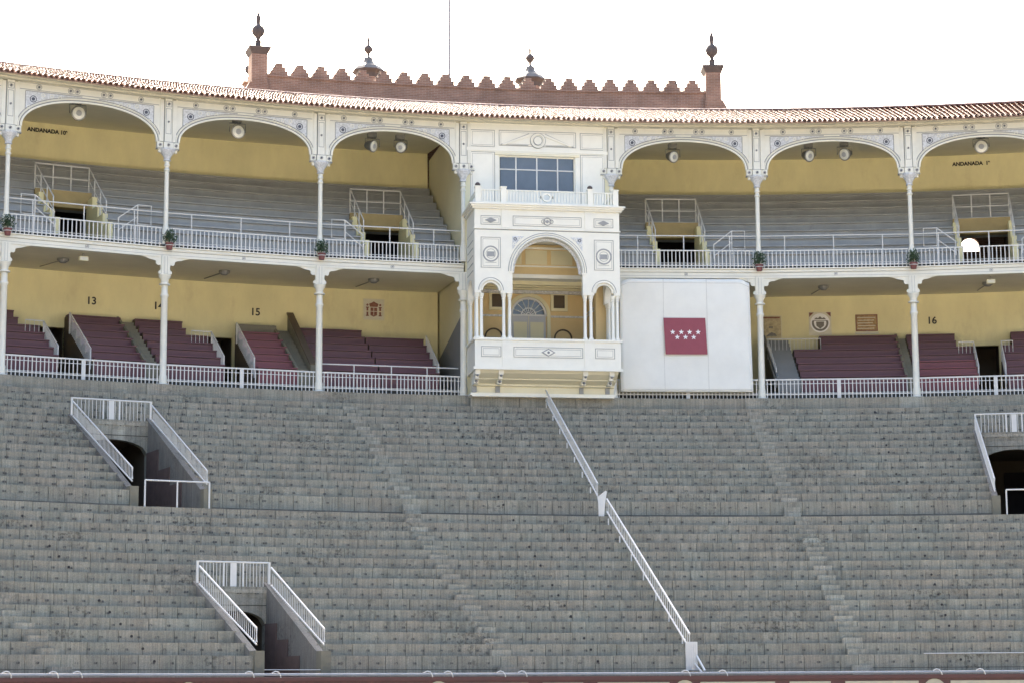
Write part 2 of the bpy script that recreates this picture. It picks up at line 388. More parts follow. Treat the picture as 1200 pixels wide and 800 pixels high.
part('aisle_shade_strip', MB().arc(extent(RU, -1), -.3375, RU - .02, RU + .03, ZA, ZA + .155).arc(-.2815, .2895, RU - .02, RU + .03, ZA, ZA + .155), 'shadestone', terr)  # painted shadow line at the foot of the first upper riser
part('joint_core', core, 'jointshade', terr)
part('granite_blocks', rest, 'stone', terr, stuff=True)
part('seat_numbers', nums, 'num', terr, stuff=True)
part('drain_holes', drain, 'letter', terr, stuff=True)
# half-height steps of the stair lanes
for sec, k, R, zt, zb, dep in rows:
    for s in (STAIRS_LO if sec == 'lower' else STAIRS_UP):
        hs = (zt - zb) / 2 if not (sec == 'lower' and k == 0) else .2
        n_st = 1 if not (sec == 'upper' and k == 0) else 2
        for j in range(n_st):
            z_lo = zb if not (sec == 'lower' and k == 0) else 2.0
            zz = z_lo + (zt - z_lo) * (j + 1) / (n_st + 1)
            off = .30 - j * .13
            jit = random.uniform(-.01, .01)
            mb = MB().box(-.26 + jit, .26 + jit, -off, 0, z_lo - zz, 0)
            part('step', mb, 'stonelight', terr, frame(s + random.uniform(-.01, .01) / R, R - .01, zz))
# plinth under the gallery columns and the row behind the top tread
pl_ = MB(); pl_.arc(-.46, .43, 54.4, 55.4, 11.5, ZB); pl_.arc(-.46, .43, 53.465 + T - .01, 54.6, 11.3, 11.852)
plinth = part('plinth', pl_, 'stone', terr)
for i in range(1, 9):
    for s in (-1, 1) if i in (4, 5) else (0,):
        mb = MB().arc(COLS[i] - .013 - (.004 if s else 0), COLS[i] + .004, 54.36, 54.9, 11.86, ZB + .004)
        part('plinth_block', mb, 'stonelight', plinth)
        break

# ------------------------------------------------------------------ stairwell entrances in the terrace
BAR = mk(MB().box(-.008, .008, -.008, .008, 0, 1), 'rail', name='baluster')
def bars(parent, pts_bottom, hgts, mesh=BAR, name='baluster'):
    for p, hgt in zip(pts_bottom, hgts):
        part(name, mesh, 'rail', parent, Matrix.Translation(p) @ Matrix.Diagonal((1, 1, hgt, 1)))
def entrance(label, p0, p1, kback, Rf, zf_floor, zrow0, crown, spring, Rrow0, lining=()):
    mid = (p0 + p1) / 2; Rb = Rrow0 + kback * T; zback = zrow0 + (kback - .55) * H
    t = thing('stairwell_entrance', label, 'stairwell', Pp(mid, Rf, zf_floor), -mid, 'stairwell entrances in the granite terrace')
    tw = .1
    for s, ph in ((-1, p0), (1, p1)):
        a = ph + tw / Rb if s < 0 else ph - tw / Rb
        b = ph - .0 if s < 0 else ph + .0
        lo, hi = (min(a, b), max(a, b)) if True else (a, b)
        lo -= .06 / Rb; hi += .06 / Rb
        mb = MB(); n = 6
        mb.arc(lo, hi, Rf - .03, Rb + .25, zf_floor - .3, zrow0 - H * .2, 1, z1b=zrow0 + (Rb + .25 - Rrow0) / T * H + .02)
        part('side_wall', mb, 'stained', t)
        mb = MB().arc(lo - .04 / Rb, hi + .04 / Rb, Rf - .08, Rf + .26, zf_floor - .25, zrow0 + .12, 1)
        part('end_post', mb, 'step', t)
    # rear wall with a segmental arch
    wd = (p1 - p0) * Rb / 2 - .1; aw = wd - .06
    fr = frame(mid, Rb)
    mb = MB(); xs = [-aw + 2 * aw * i / 16 for i in range(17)]
    rise = crown - spring
    mb.under(xs, [spring + rise * math.sqrt(max(0, 1 - (x / aw) ** 2)) for x in xs], zback, 0, .3)
    for s in (-1, 1): mb.box(min(s * aw, s * wd), max(s * aw, s * wd), 0, .3, zf_floor - .3, zback)
    part('rear_wall', mb, 'stonelight', t, fr)
    mb = MB().box(-wd, wd, -.02, .34, zback + .003, zback + .10)
    part('coping', mb, 'stonelight', t, fr)
    mb = MB().box(-wd, wd, -.012, .0, zback - .34, zback - .32); part('joint_line', mb, 'jointshade', t, fr)
    # passage behind the arch
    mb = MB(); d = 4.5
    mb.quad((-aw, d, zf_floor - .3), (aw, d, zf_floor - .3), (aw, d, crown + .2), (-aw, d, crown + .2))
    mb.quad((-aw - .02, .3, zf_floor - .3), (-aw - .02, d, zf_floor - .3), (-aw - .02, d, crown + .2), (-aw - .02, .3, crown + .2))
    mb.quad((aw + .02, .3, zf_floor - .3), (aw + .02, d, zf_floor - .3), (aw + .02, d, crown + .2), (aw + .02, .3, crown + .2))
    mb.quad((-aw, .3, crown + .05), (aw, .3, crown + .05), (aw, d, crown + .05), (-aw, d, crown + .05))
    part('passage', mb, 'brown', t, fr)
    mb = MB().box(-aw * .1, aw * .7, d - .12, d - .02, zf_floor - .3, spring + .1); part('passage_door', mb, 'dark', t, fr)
    mb = MB().arc(p0, p1, Rf - .02, Rb + 4.6, zf_floor - .4, zf_floor - .012, 3); part('floor', mb, 'step', t)
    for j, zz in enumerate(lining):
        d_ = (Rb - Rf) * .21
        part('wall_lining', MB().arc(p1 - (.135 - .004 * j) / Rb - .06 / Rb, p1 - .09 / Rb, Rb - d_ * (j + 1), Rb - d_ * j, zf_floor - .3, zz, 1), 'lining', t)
    wr = wd + .07
    # railing round the well
    rl = .62
    rail = part('railing', MB().tube([(-wr, .15, zback + .84), (wr, .15, zback + .84)], .026).tube([(-wr, .15, zback + .16), (wr, .15, zback + .16)], .018)
                .box(-wr - .03, -wr + .03, .12, .18, zback + .1, zback + .86).box(wr - .03, wr + .03, .12, .18, zback + .1, zback + .86)
                .box(-.30, -.26, .13, .17, zback + .1, zback + .82).box(.26, .30, .13, .17, zback + .1, zback + .82).box(-.09, .09, .14, .16, zback + .16, zback + .82), 'rail', t, fr)
    pts = []; nb = 20
    for i in range(1, nb):
        x = -wd + 2 * wd * i / nb
        if abs(x) > .1: pts.append(tuple(fr @ Vector((x, .15, zback + .16))))
    bars(rail, pts, [.68] * len(pts))
    for ph in (p0 + .03 / Rb, p1 - .03 / Rb):
        Ra, za = Rb, zback; Re, ze = Rf + .10, zrow0 + .12
        A = Vector(Pp(ph, Ra, za)); E_ = Vector(Pp(ph, Re, ze))
        up_ = Vector((0, 0, 1))
        rr = part('side_railing', MB().tube([A + up_ * .70, E_ + up_ * .56, E_ + up_ * .22], .028).tube([A + up_ * .22, E_ + up_ * .16], .024), 'rail', t)
        nb = int((A - E_).length / .14)
        bars(rr, [tuple(E_.lerp(A, i / nb) + up_ * .16) for i in range(1, nb)], [.42] * (nb - 1))
    return t
entrance('arched stairwell entrance with white railings in the upper left terrace rows', -.3365, -.2825, 9, RU, ZA, ZU, 9.92, 9.45, RU, (9.5, 8.8, 8.2))
entrance('arched stairwell entrance with white railings among the lowest rows, left of centre', -.348, -.2915, 6, R0, 1.75, Z1, 3.85, 3.45, R0, (3.5, 3.05, 2.6))
entrance('arched stairwell entrance cut off by the right edge of the picture', .2905, .3445, 9, RU, ZA, ZU, 9.95, 9.45, RU, (9.5, 8.8, 8.2))

def pipe_guard(label, x0, x1, R, z0, n, hgt=.80, nm='pipe_guard_rail'):
    t = thing(nm, label, 'guard rail', Pp((x0 + x1) / 2, R, z0), -(x0 + x1) / 2, 'white pipe guards on the cross aisle')
    part('top_rail', MB().tube([Pp(x0 + (x1 - x0) * i / 6, R, z0 + hgt) for i in range(7)], .026), 'rail', t)
    for i in range(n): part('post', MB().tube([Pp(x0 + (x1 - x0) * i / (n - 1), R, z0), Pp(x0 + (x1 - x0) * i / (n - 1), R, z0 + hgt)], .026), 'rail', t)
    return t
pipe_guard('white pipe guard of three posts before the upper left stairwell', -.3365, -.2905, 43.35, ZA - .003, 3)
pipe_guard('white pipe guard before the stairwell at the right edge', .2965, .3450, 43.35, ZA - .003, 3)

t = thing('wire_guard', 'two thin grey wires across the lowest stairwell entrance', 'guard rail', Pp(-.321, R0 - .1, 1.9))
for z in (2.03, 2.22): part('wire', MB().tube([Pp(-.347 + .0087 * q, R0 - .05, z) for q in range(7)], .010, 5), 'rail', t)
for ph in (-.3475, -.2945): part('wire_post', MB().tube([Pp(ph, R0 - .05, 1.5), Pp(ph, R0 - .05, 2.26)], .014, 5), 'rail', t)

# ------------------------------------------------------------------ the long white handrail on the palace-box axis
hr = thing('stair_handrail', 'long white handrail running down the terrace below the royal box', 'handrail', Pp(-.001, R0, Z1))
def hp(R): return .0095 * (43.2 - R) / 9.7 if R < 43.2 else .0015 * (R - 43.2) / 10.5
def hrail(Ra, za, Re, ze, hi_=.60, lo_=.20):
    A = Vector(Pp(hp(Ra), Ra, za)); B = Vector(Pp(hp(Re), Re, ze)); u = Vector((0, 0, 1))
    part('top_rail', MB().tube([A + u * hi_, B + u * hi_], .032), 'rail', hr)
    part('bottom_rail', MB().tube([A + u * lo_, B + u * lo_], .028), 'rail', hr)
    nb = int((B - A).length / .22)
    bars(hr, [tuple(A.lerp(B, i / nb) + u * lo_) for i in range(nb + 1)], [hi_ - lo_] * (nb + 1))
    return A, B
hrail(R0 + .25, Z1 - .02, 42.9, ZA - .08); hrail(44.3, ZU - .05, 53.9, 12.0)
for sec, k, R, zt, zb, dep in rows:
    if k % 2 == 1: part('post', MB().tube([Pp(hp(R + .3), R + .3, zt - .01), Pp(hp(R + .3), R + .3, zt + .22)], .02), 'rail', hr)
part('newel_panel', MB().prism([(-.11, 0), (.06, 0), (.10, .45), (.16, .80), (.12, .83), (-.15, .62), (-.12, .45)], -.03, .03), 'rail', hr, frame(-.001, 43.4, ZA))
nw = part('newel_panel', MB().box(-.16, .16, -.03, .03, 0, .76), 'rail', hr, frame(.0085, R0 - .05, Z1 - .40))
for i in range(5): part('slat', MB().box(-.14 + i * .062, -.115 + i * .062, -.045, -.03, .04, .72), 'rail', nw, frame(.0085, R0 - .05, Z1 - .40))
part('lower_rail', MB().tube([Pp(.0125, R0 - .05, Z1 - .0), Pp(.0165, R0 - .45, Z1 - .42)], .03).tube([Pp(.0105, R0 - .05, Z1 - .2), Pp(.015, R0 - .45, Z1 - .5)], .025), 'rail', hr)
# wire rail along the front of the first seats on the right
part('front_rail', MB().tube([Pp(.198 + .01 * i, R0 - .03, Z1 + .02) for i in range(18)], .012), 'rail',
     thing('front_pipe', 'thin white pipe along the first granite row at lower right', 'pipe', Pp(.28, R0, Z1)))

# ------------------------------------------------------------------ ringside barrier
br = thing('ringside_barrier', 'maroon ringside barrier with cream panels and a steel pipe along the bottom edge', 'barrier', Pp(-.1, 32.4, 0))
part('wall', MB().arc(-.62, .36, 32.45, 32.6, -.05, 1.93), 'maroon', br)
part('cap_board', MB().arc(-.62, .36, 32.38, 32.66, 1.93, 2.03), 'maroon', br)
part('pipe', MB().tube([Pp(-.62 + .98 * i / 60, 32.40, 2.09) for i in range(61)], .035, 8), 'steel', br)
a = -.61; i = 0
while a < .35:
    wd = (.062, .034, .060)[i % 3]
    part('panel', MB().arc(a, a + wd, 32.425, 32.47, 1.15, 1.865, 2), 'panel', br)
    if i % 3 == 2: part('round_panel', MB().disc(0, 0, .30, -.03, .02, 18), 'panel', br, frame(a + wd + .013, 32.46, 1.62))
    a += wd + (.012 if i % 3 != 2 else .026); i += 1
hook = MB().tube([(-.10, -.05, .02), (-.02, -.09, .06), (.06, -.10, .04), (.11, -.09, -.03), (.13, -.08, -.09)], .014, 5)
hm = mk(hook, 'rail', name='hook')
for ph in (-.564, -.527, -.508, -.369, -.347, -.221, -.204, -.160, -.142, .026, .203, .238, -.005): part('hook', hm, 'rail', br, frame(ph, 32.42, 2.11))

# ------------------------------------------------------------------ gallery building
gb = thing('gallery_building', 'two storey white galleries with yellow rear walls and a clay tile roof behind the terrace', 'building', Pp(0, RG, ZB))
A0, A1 = COLS[0] - .02, COLS[-1] + .02
P3, P4 = COLS[4], COLS[5]
part('floor', MB().arc(A0, A1, 55.38, 60.3, 11.9, ZB - .006), 'greydado', gb)
for s0, s1 in ((A0, P3), (P4, A1)):
    part('ceiling', MB().arc(s0, s1, 54.98, 60.4, 16.99, 17.10, z0b=17.26, z1b=17.37), 'ceil', gb)
    part('upper_floor', MB().arc(s0, s1, 54.95, 63, 17.385, 17.40), 'greydado', gb)
    part('upper_ceiling', MB().arc(s0, s1, 54.98, 62.7, 22.60, 22.66, z0b=23.50, z1b=23.56), 'ceil', gb)
    part('soffit', MB().arc(s0, s1, 54.98, 55.15, 17.10, 17.385), 'white', gb)
# lower rear wall with door openings
WELLS = [(-.3165, -.2945), (-.2085, -.1870), (.3025, .3215)]
wl = MB(); p = A0
for w0, w1 in WELLS + [(P3, P4)]:
    pass
segs = []; p = A0
for w0, w1 in sorted(WELLS + [(P3, P4)]):
    segs.append((p, w0)); p = w1
segs.append((p, A1))
for s0, s1 in segs: wl.arc(s0, s1, 60.2, 60.4, ZB - .3, 17.35)
for w0, w1 in WELLS: wl.arc(w0, w1, 60.2, 60.4, 15.12, 17.35)
part('lower_rear_wall', wl, 'yellow', gb)
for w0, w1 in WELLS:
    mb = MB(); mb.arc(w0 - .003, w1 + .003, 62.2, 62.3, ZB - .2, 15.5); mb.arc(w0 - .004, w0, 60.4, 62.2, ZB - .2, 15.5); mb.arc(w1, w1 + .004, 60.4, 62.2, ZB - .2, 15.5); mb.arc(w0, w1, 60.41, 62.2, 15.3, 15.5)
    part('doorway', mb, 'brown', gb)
# upper rear wall, outer wall
OPEN = (.3022, .3150)      # archway of the passage that opens to the sky
uw = MB(); uw.arc(A0, P3, 62.5, 62.7, 17.3, 23.7); uw.arc(P4, .2925, 62.5, 62.7, 17.3, 23.7); uw.arc(.3320, A1, 62.5, 62.7, 17.3, 23.7); uw.arc(.2925, .3320, 62.5, 62.7, 20.6, 23.7)
part('upper_rear_wall', uw, 'yellow', gb)
ow = MB(); ow.arc(-.95, OPEN[0], 63.0, 63.3, 0, 25.15); ow.arc(OPEN[1], .80, 63.0, 63.3, 0, 25.15)
ow.arc(OPEN[0], OPEN[1], 63.0, 63.3, 0, 19.50)
fr = frame((OPEN[0] + OPEN[1]) / 2, 63.0); hw = (OPEN[1] - OPEN[0]) * 63 / 2
xs = [-hw + 2 * hw * i / 12 for i in range(13)]
tmp = MB().under(xs, [19.62 + .48 * math.sqrt(max(0, 1 - (x / hw) ** 2)) for x in xs], 25.15, 0, .3).xf(fr); n0 = len(ow.v); ow.v += tmp.v; ow.f += [tuple(n0 + q for q in f) for f in tmp.f]
part('outer_wall', ow, 'brick', gb)
# partitions beside the royal box
for s, ph in ((-1, P3), (1, P4)):
    lo, hi = (ph + .0012, ph + .0048) if s < 0 else (ph - .0048, ph - .0012)
    part('partition_wall', MB().arc(lo, hi, 54.86, 62.6, ZB - .2, 23.2, 1), 'palewall', gb)
    lo2, hi2 = (lo - .0005, lo) if s < 0 else (hi, hi + .0005)
    part('dado', MB().arc(lo2, hi2, 55.3, 60.2, ZB - .1, 15.6, 1, z1b=14.55), 'greydado', gb)
# lettering on the walls
def wall_text(txt, ph, R, z, size, bold=0): part('wall_lettering', text_mesh(txt, size, 'letter', bold), 'letter', gb, frame(ph, R, z))['kind'] = 'stuff'
wall_text('13', -.2779, 60.18, 16.20, .40, .008); wall_text('14', -.2352, 60.18, 16.18, .40, .008); wall_text('15', -.1723, 60.18, 16.16, .40, .008); wall_text('16', .2786, 60.18, 16.17, .40, .008)
wall_text('ANDANADA 10ª', -.2990, 62.48, 23.17, .215, .010); wall_text('ANDANADA  1ª', .3110, 62.48, 23.10, .215, .010)

# columns
lowprof = [(.20, 0), (.20, .06), (.15, .10), (.145, .35), (.125, .42), (.118, 3.15), (.15, 3.2), (.15, 3.26), (.118, 3.3), (.115, 3.56), (.13, 3.60)]
lowcap = [(.12, 0), (.20, .03), (.20, .07), (.13, .10), (.145, .22), (.22, .33), (.23, .38), (.17, .41)]
upprof = [(.13, 0), (.13, .55), (.10, .62), (.085, .8), (.08, 2.68), (.11, 2.70), (.11, 2.75), (.08, 2.78), (.08, 2.86), (.11, 2.88), (.11, 2.92), (.085, 2.96), (.085, 3.06)]
upcap = [(.085, 0), (.14, .03), (.11, .08), (.15, .20), (.26, .34), (.30, .40), (.30, .45)]
mlow = mk(MB().lathe(lowprof, 14), 'white', True, 'column_shaft'); mlowc = mk(MB().lathe(lowcap, 14), 'white', True, 'capital')
mup = mk(MB().lathe(upprof, 12), 'white', True, 'column_shaft'); mupc = mk(MB().lathe(upcap, 12), 'orn', True, 'capital')
# bracket pier over the lower columns (z 16.3 - 16.99), and curved brackets
def bracket_poly(s):
    pts = [(.15, 0), (.17, .08), (.24, .10), (.24, .18), (.17, .24), (.165, .36), (.20, .42), (.28, .40), (.34, .46), (.34, .54), (.42, .58), (.56, .60), (.72, .66), (.92, .70)]
    return [(s * x, z) for x, z in pts] + [(s * .15, .70)]
mpier = mk(MB().box(-.15, .15, -.13, .10, 0, .71).box(-.09, .09, -.15, -.13, .05, .64).box(-.03, .03, -.16, -.15, .10, .60), 'white', name='pier')
mbrk = [mk(MB().prism(bracket_poly(s)[::-1] if s < 0 else bracket_poly(s), -.06, .05), 'white', name='bracket') for s in (-1, 1)]
mbl = mk(MB().box(-.055, -.045, -.155, -.131, .04, .66).box(.045, .055, -.155, -.131, .04, .66), 'softline', name='line')
# pilaster over the upper columns
mpil = mk(MB().box(-.13, .13, -.12, .08, .0, 1.605).box(-.30, -.16, -.06, .06, .02, 1.58).box(.16, .30, -.06, .06, .02, 1.58), 'white', name='pilaster')
mpill = mk(MB().box(-.155, -.135, -.05, .05, 0, 1.56).box(.135, .155, -.05, .05, 0, 1.56).frame2(-.10, .10, .30, 1.24, .014, -.126, -.12).frame2(-.11, .11, 1.30, 1.52, .014, -.127, -.12), 'line', name='pilaster_line')
mblk = mk(MB().box(-.17, .17, -.17, .08, -.22, .02).box(-.40, -.19, -.12, .08, -.20, .0).box(.19, .40, -.12, .08, -.20, .0), 'white', name='block')
mblkl = mk(MB().box(-.42, .42, -.125, .08, -.245, -.222).box(-.18, .18, -.175, -.17, .0, .018), 'softline', name='line')
def boss(r): return mk(MB().disc(0, 0, r, -.02, 0, 10).ring(0, 0, r * 1.5, r * 1.85, -.012, 0, 12), 'boss', name='boss')
b1 = boss(.030); b2 = boss(.022)
ros = mk(MB().ring(0, 0, .085, .105, -.010, 0, 12).ring(0, 0, .045, .06, -.01, 0, 10), 'softline', name='rosette'); rosd = mk(MB().disc(0, 0, .035, -.016, 0, 8), 'boss', name='rosette_boss')
for i, ph in enumerate(COLS):
    halfc = i in (4, 5)
    fr = frame(ph, RG, ZB)
    c = part('column', mlow, 'white', gb, fr)
    part('capital', mlowc, 'white', c, frame(ph, RG, ZB + 3.58)); part('pier', mpier, 'white', c, frame(ph, RG, ZB + 3.96)); part('line', mbl, 'softline', c, frame(ph, RG, ZB + 3.96))
    for j, s in enumerate((-1, 1)):
        if halfc and ((i == 4 and s > 0) or (i == 5 and s < 0)): continue
        part('bracket', mbrk[j], 'white', c, frame(ph, RG, ZB + 3.91))
    c = part('upper_column', mup, 'white', gb, frame(ph, RG, ZM + .04))
    part('capital', mupc, 'orn', c, frame(ph, RG, 20.50)); part('block', mblk, 'white', c, frame(ph, RG, 21.18)); part('line', mblkl, 'softline', c, frame(ph, RG, 21.18))
    part('pilaster', mpil, 'white', c, frame(ph, RG, 21.20)); part('line', mpill, 'softline', c, frame(ph, RG, 21.20))
    for z in (21.08, 22.61): part('boss', b1, 'boss', c, frame(ph, RG, z) @ Matrix.Translation((0, -.172 if z < 22 else -.122, 0)))
    part('boss', b2, 'boss', c, frame(ph, RG, 21.95) @ Matrix.Translation((0, -.122, 0)))
    for s in (-.295, .295): part('boss', b1, 'boss', c, frame(ph, RG, 21.08) @ Matrix.Translation((s, -.122, 0)))
    for s in (-.295, .295): part('scroll', MB().lathe([(.02, 0), (.06, .02), (.05, .10), (.09, .14), (.09, .17)], 8), 'white', c, frame(ph, RG, 20.80) @ Matrix.Translation((s, -.03, 0)))

# bays: arch panel, beam, soffit boards
AR_Z0, AR_R = 21.22, 1.07
def arch_z(x, a, rise=AR_R): return AR_Z0 + rise * (max(0, 1 - abs(x / a) ** 2.15)) ** (1 / 2.15)
for i in range(8):
    if i == PALCO_BAY: continue
    mid, Rm, L = bay(i); fr = frame(mid, Rm, 0); hl = L / 2; a = hl - .43
    xs = [-a * cos(pi * q / 40) for q in range(41)]
    mb = MB().under(xs, [arch_z(x, a) for x in xs], 22.82, -.02, .05)
    for s in (-1, 1): mb.box(min(s * a, s * (hl - .28)), max(s * a, s * (hl - .28)), -.02, .05, AR_Z0 - .02, 22.82)
    ap = part('arch_panel', mb, 'white', gb, fr)
    # mouldings following the arch
    def arch_tube(off, r, y):
        pts = []
        for q in range(41):
            th = pi * q / 40; x = -a * cos(th); z = arch_z(x, a)
            nx, nz = -cos(th) / a, (sin(th) + 1e-6) / AR_R; l_ = math.hypot(nx, nz)
            pts.append((x + off * nx / l_, y, z + off * nz / l_))
        return MB().tube(pts, r, 6)
    part('arch_moulding', arch_tube(.02, .035, -.03), 'cream', ap, fr); part('arch_moulding', arch_tube(.13, .025, -.03), 'white', ap, fr)
    part('arch_line', arch_tube(.078, .016, -.022), 'line', ap, fr); part('arch_line', arch_tube(.175, .014, -.022), 'line', ap, fr)
    ztop = 22.50
    for s in (-1, 1):
        # spandrel field
        xx = [(.30 + (a - .12 - .30) * q / 16) for q in range(17)]
        pts_lo = [(x, arch_z(x * .985, a) + .20) for x in xx if arch_z(x * .985, a) + .20 < ztop - .01]
        if len(pts_lo) > 2:
            poly = [(s * x, z) for x, z in pts_lo] + [(s * pts_lo[-1][0], ztop), (s * pts_lo[0][0], ztop)]
            if s < 0: poly = poly[::-1]
            part('spandrel_panel', MB().prism(poly, -.028, -.02), 'orn', ap, fr)
            e = MB(); x1 = pts_lo[-1][0]
            e.box(min(s * pts_lo[0][0], s * x1), max(s * pts_lo[0][0], s * x1), -.036, -.028, ztop, ztop + .02); e.box(min(s * x1, s * (x1 + .02)), max(s * x1, s * (x1 + .02)), -.036, -.028, pts_lo[-1][1], ztop)
            part('spandrel_line', e, 'line', ap, fr)
            part('spandrel_boss', MB().disc(s * (x1 - .27), ztop - .27, .06, -.05, -.028, 12).ring(s * (x1 - .27), ztop - .27, .10, .125, -.04, -.028, 14), 'boss', ap, fr)
            for q in range(3):
                part('spandrel_scroll', MB().ring(s * (x1 - .62 - .3 * q), ztop - .10 - .015 * q, .045, .07, -.034, -.028, 10), 'white', ap, fr)
            part('spandrel_scroll', MB().ring(s * (x1 - .12), ztop - .58, .045, .07, -.034, -.028, 10), 'white', ap, fr)
    part('frieze_line', MB().box(-hl + .34, hl - .34, -.03, -.02, 22.55, 22.57).box(-hl + .34, hl - .34, -.028, -.02, 22.79, 22.805), 'softline', ap, fr)
    for x in (-1.85, -.72, -.48, .48, .72, 1.85):
        part('rosette', ros, 'softline', ap, fr @ Matrix.Translation((x, -.02, 22.68))); part('rosette_boss', rosd, 'boss', ap, fr @ Matrix.Translation((x, -.02, 22.68)))
    # beam between the storeys
    mb = MB().box(-hl, hl, -.05, .12, 16.985, 17.33).box(-hl, hl, -.09, -.05, 17.22, 17.31).box(-hl, hl, -.07, -.05, 16.985, 17.05)
    bm = part('beam', mb, 'white', gb, fr)
    part('beam_line', MB().box(-hl, hl, -.056, -.05, 17.195, 17.21).box(-hl, hl, -.056, -.05, 17.07, 17.08), 'softline', bm, fr)
    for x in (0,): part('beam_rosette', MB().disc(x, 17.135, .035, -.07, -.05, 10).ring(x, 17.135, .055, .07, -.06, -.05, 12), 'softline', bm, fr)
    part('cornice_edge', MB().box(-hl, hl, -.14, .12, 17.332, 17.365), 'cream', bm, fr)
# eaves fascia and roof
part('eaves_fascia', MB().arc(-.50, .42, 54.62, 55.0, 22.815, 23.0).arc(-.50, .42, 54.46, 54.70, 22.885, 22.985), 'fascia', gb)
part('rafters', MB().arc(-.50, .42, 54.8, 61.4, 23.02, 23.05, z0b=25.10, z1b=25.13), 'fascia', gb)
SL = .325; RE = 54.15; RR = 61.5
def rz(R): return 22.90 + SL * (R - RE)
roof = part('roof', MB().arc(-.95, .80, RE + .02, RR, rz(RE) - .05, rz(RE) - .015, z0b=rz(RR) - .05, z1b=rz(RR) - .015), 'channel', gb)
tl = MB(); nt_ = int(.88 * 54.2 / .195); th0 = -.47
for j in range(nt_):
    ph = th0 + .88 * j / nt_; off = random.uniform(-.03, .03); wob = random.uniform(-.012, .012)
    sg = 17
    for q in range(sg):
        ra = RE + off + (RR - RE) * q / sg - (.0 if q == 0 else .06); rb = RE + off + (RR - RE) * (q + 1) / sg
        lift = random.uniform(-.006, .012)
        for (cover, dph, hgt) in ((True, 0, 0.0),):
            b = len(tl.v); K = 5
            for rr, w_, zz in ((ra, .084, .035), (rb, .066, .0)):
                for t_ in range(K + 1):
                    an = pi * t_ / K
                    tl.v.append(Pp(ph + (w_ * cos(an)) / 54.5 + wob / 54.5, rr, rz(rr) + zz * (1 if q else .7) + lift + .085 * sin(an) * (w_ / .084)))
            for t_ in range(K): tl.f.append((b + t_, b + t_ + 1, b + K + 2 + t_, b + K + 1 + t_))
part('roof_tiles', tl, 'tile', roof, stuff=True, smooth=True)
# channel tile noses between the covers
ch = MB()
for j in range(nt_):
    ph = th0 + .88 * (j + .5) / nt_; b = len(ch.v)
    for rr in (RE - .03, RE + 1.2):
        for t_ in range(4):
            an = pi + pi * t_ / 3; ch.v.append(Pp(ph + .075 * cos(an) / 54.5, rr, rz(rr) + .005 + .05 * sin(an) + .02))
    for t_ in range(3): ch.f.append((b + t_, b + t_ + 1, b + 5 + t_, b + 4 + t_))
part('channel_tiles', ch, 'channel', roof, stuff=True)
part('ridge_band', MB().arc(-.95, .80, RR - .06, RR + 1.6, rz(RR) - .3, rz(RR) + .10), 'ridge', roof)  # its dark colour holds the shadow under the ridge tiles
rg = MB(); nr = int(.88 * 62 / .42)
for j in range(nr):
    a_, e_ = th0 + .88 * j / nr, th0 + .88 * (j + 1.04) / nr; b = len(rg.v)
    for an0, sc_ in ((a_, 1.0), (e_, .9)):
        for t_ in range(6):
            an = pi * t_ / 5; rg.v.append(Pp(an0, RR + .03 + .11 * sc_ * cos(an), rz(RR) + .10 + .06 * sc_ * sin(an)))
    for t_ in range(5): rg.f.append((b + t_, b + 6 + t_, b + 7 + t_, b + 1 + t_))
part('ridge_tiles', rg, 'tile', roof, stuff=True, smooth=True)

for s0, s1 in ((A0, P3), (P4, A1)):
    part('shade_strip', MB().arc(s0, s1, 55.36, 55.42, 17.40, 17.60), 'jointshade', gb); part('lower_shade_strip', MB().arc(s0, s1, 55.44, 55.5, ZB - .02, ZB + .36), 'jointshade', gb)  # added dark strips: walkway shadow painted behind both rows of balusters
# upper seating tiers with openings
UVOM = [(-.3215, -.2855), (-.1150, -.0795), (.0858, .1215), (.2930, .3315)]
UR, UZ, UT, UH = 55.95, 18.17, .75, .46
for k in range(9):
    R = UR + k * UT; z = UZ + k * UH; lo = 17.40 if k == 0 else z - UH
    ends = [(A0, P3), (P4, A1)]
    for s0, s1 in ends:
        p = s0; lst = []
        if k < 4:
            for v0, v1 in UVOM:
                if s0 < v0 < s1: lst.append((p, v0)); p = v1
        lst.append((p, s1))
        for q0, q1 in lst:
            mb = MB().arc(q0, q1, R, R + UT + .05, lo - .15, z - .05)
            ti = part('seat_tier', mb, 'grey', gb)
            part('seat_nosing', MB().arc(q0 + .0003, q1 - .0003, R - .09, R + UT + .04, z - .05, z), 'grey', ti)

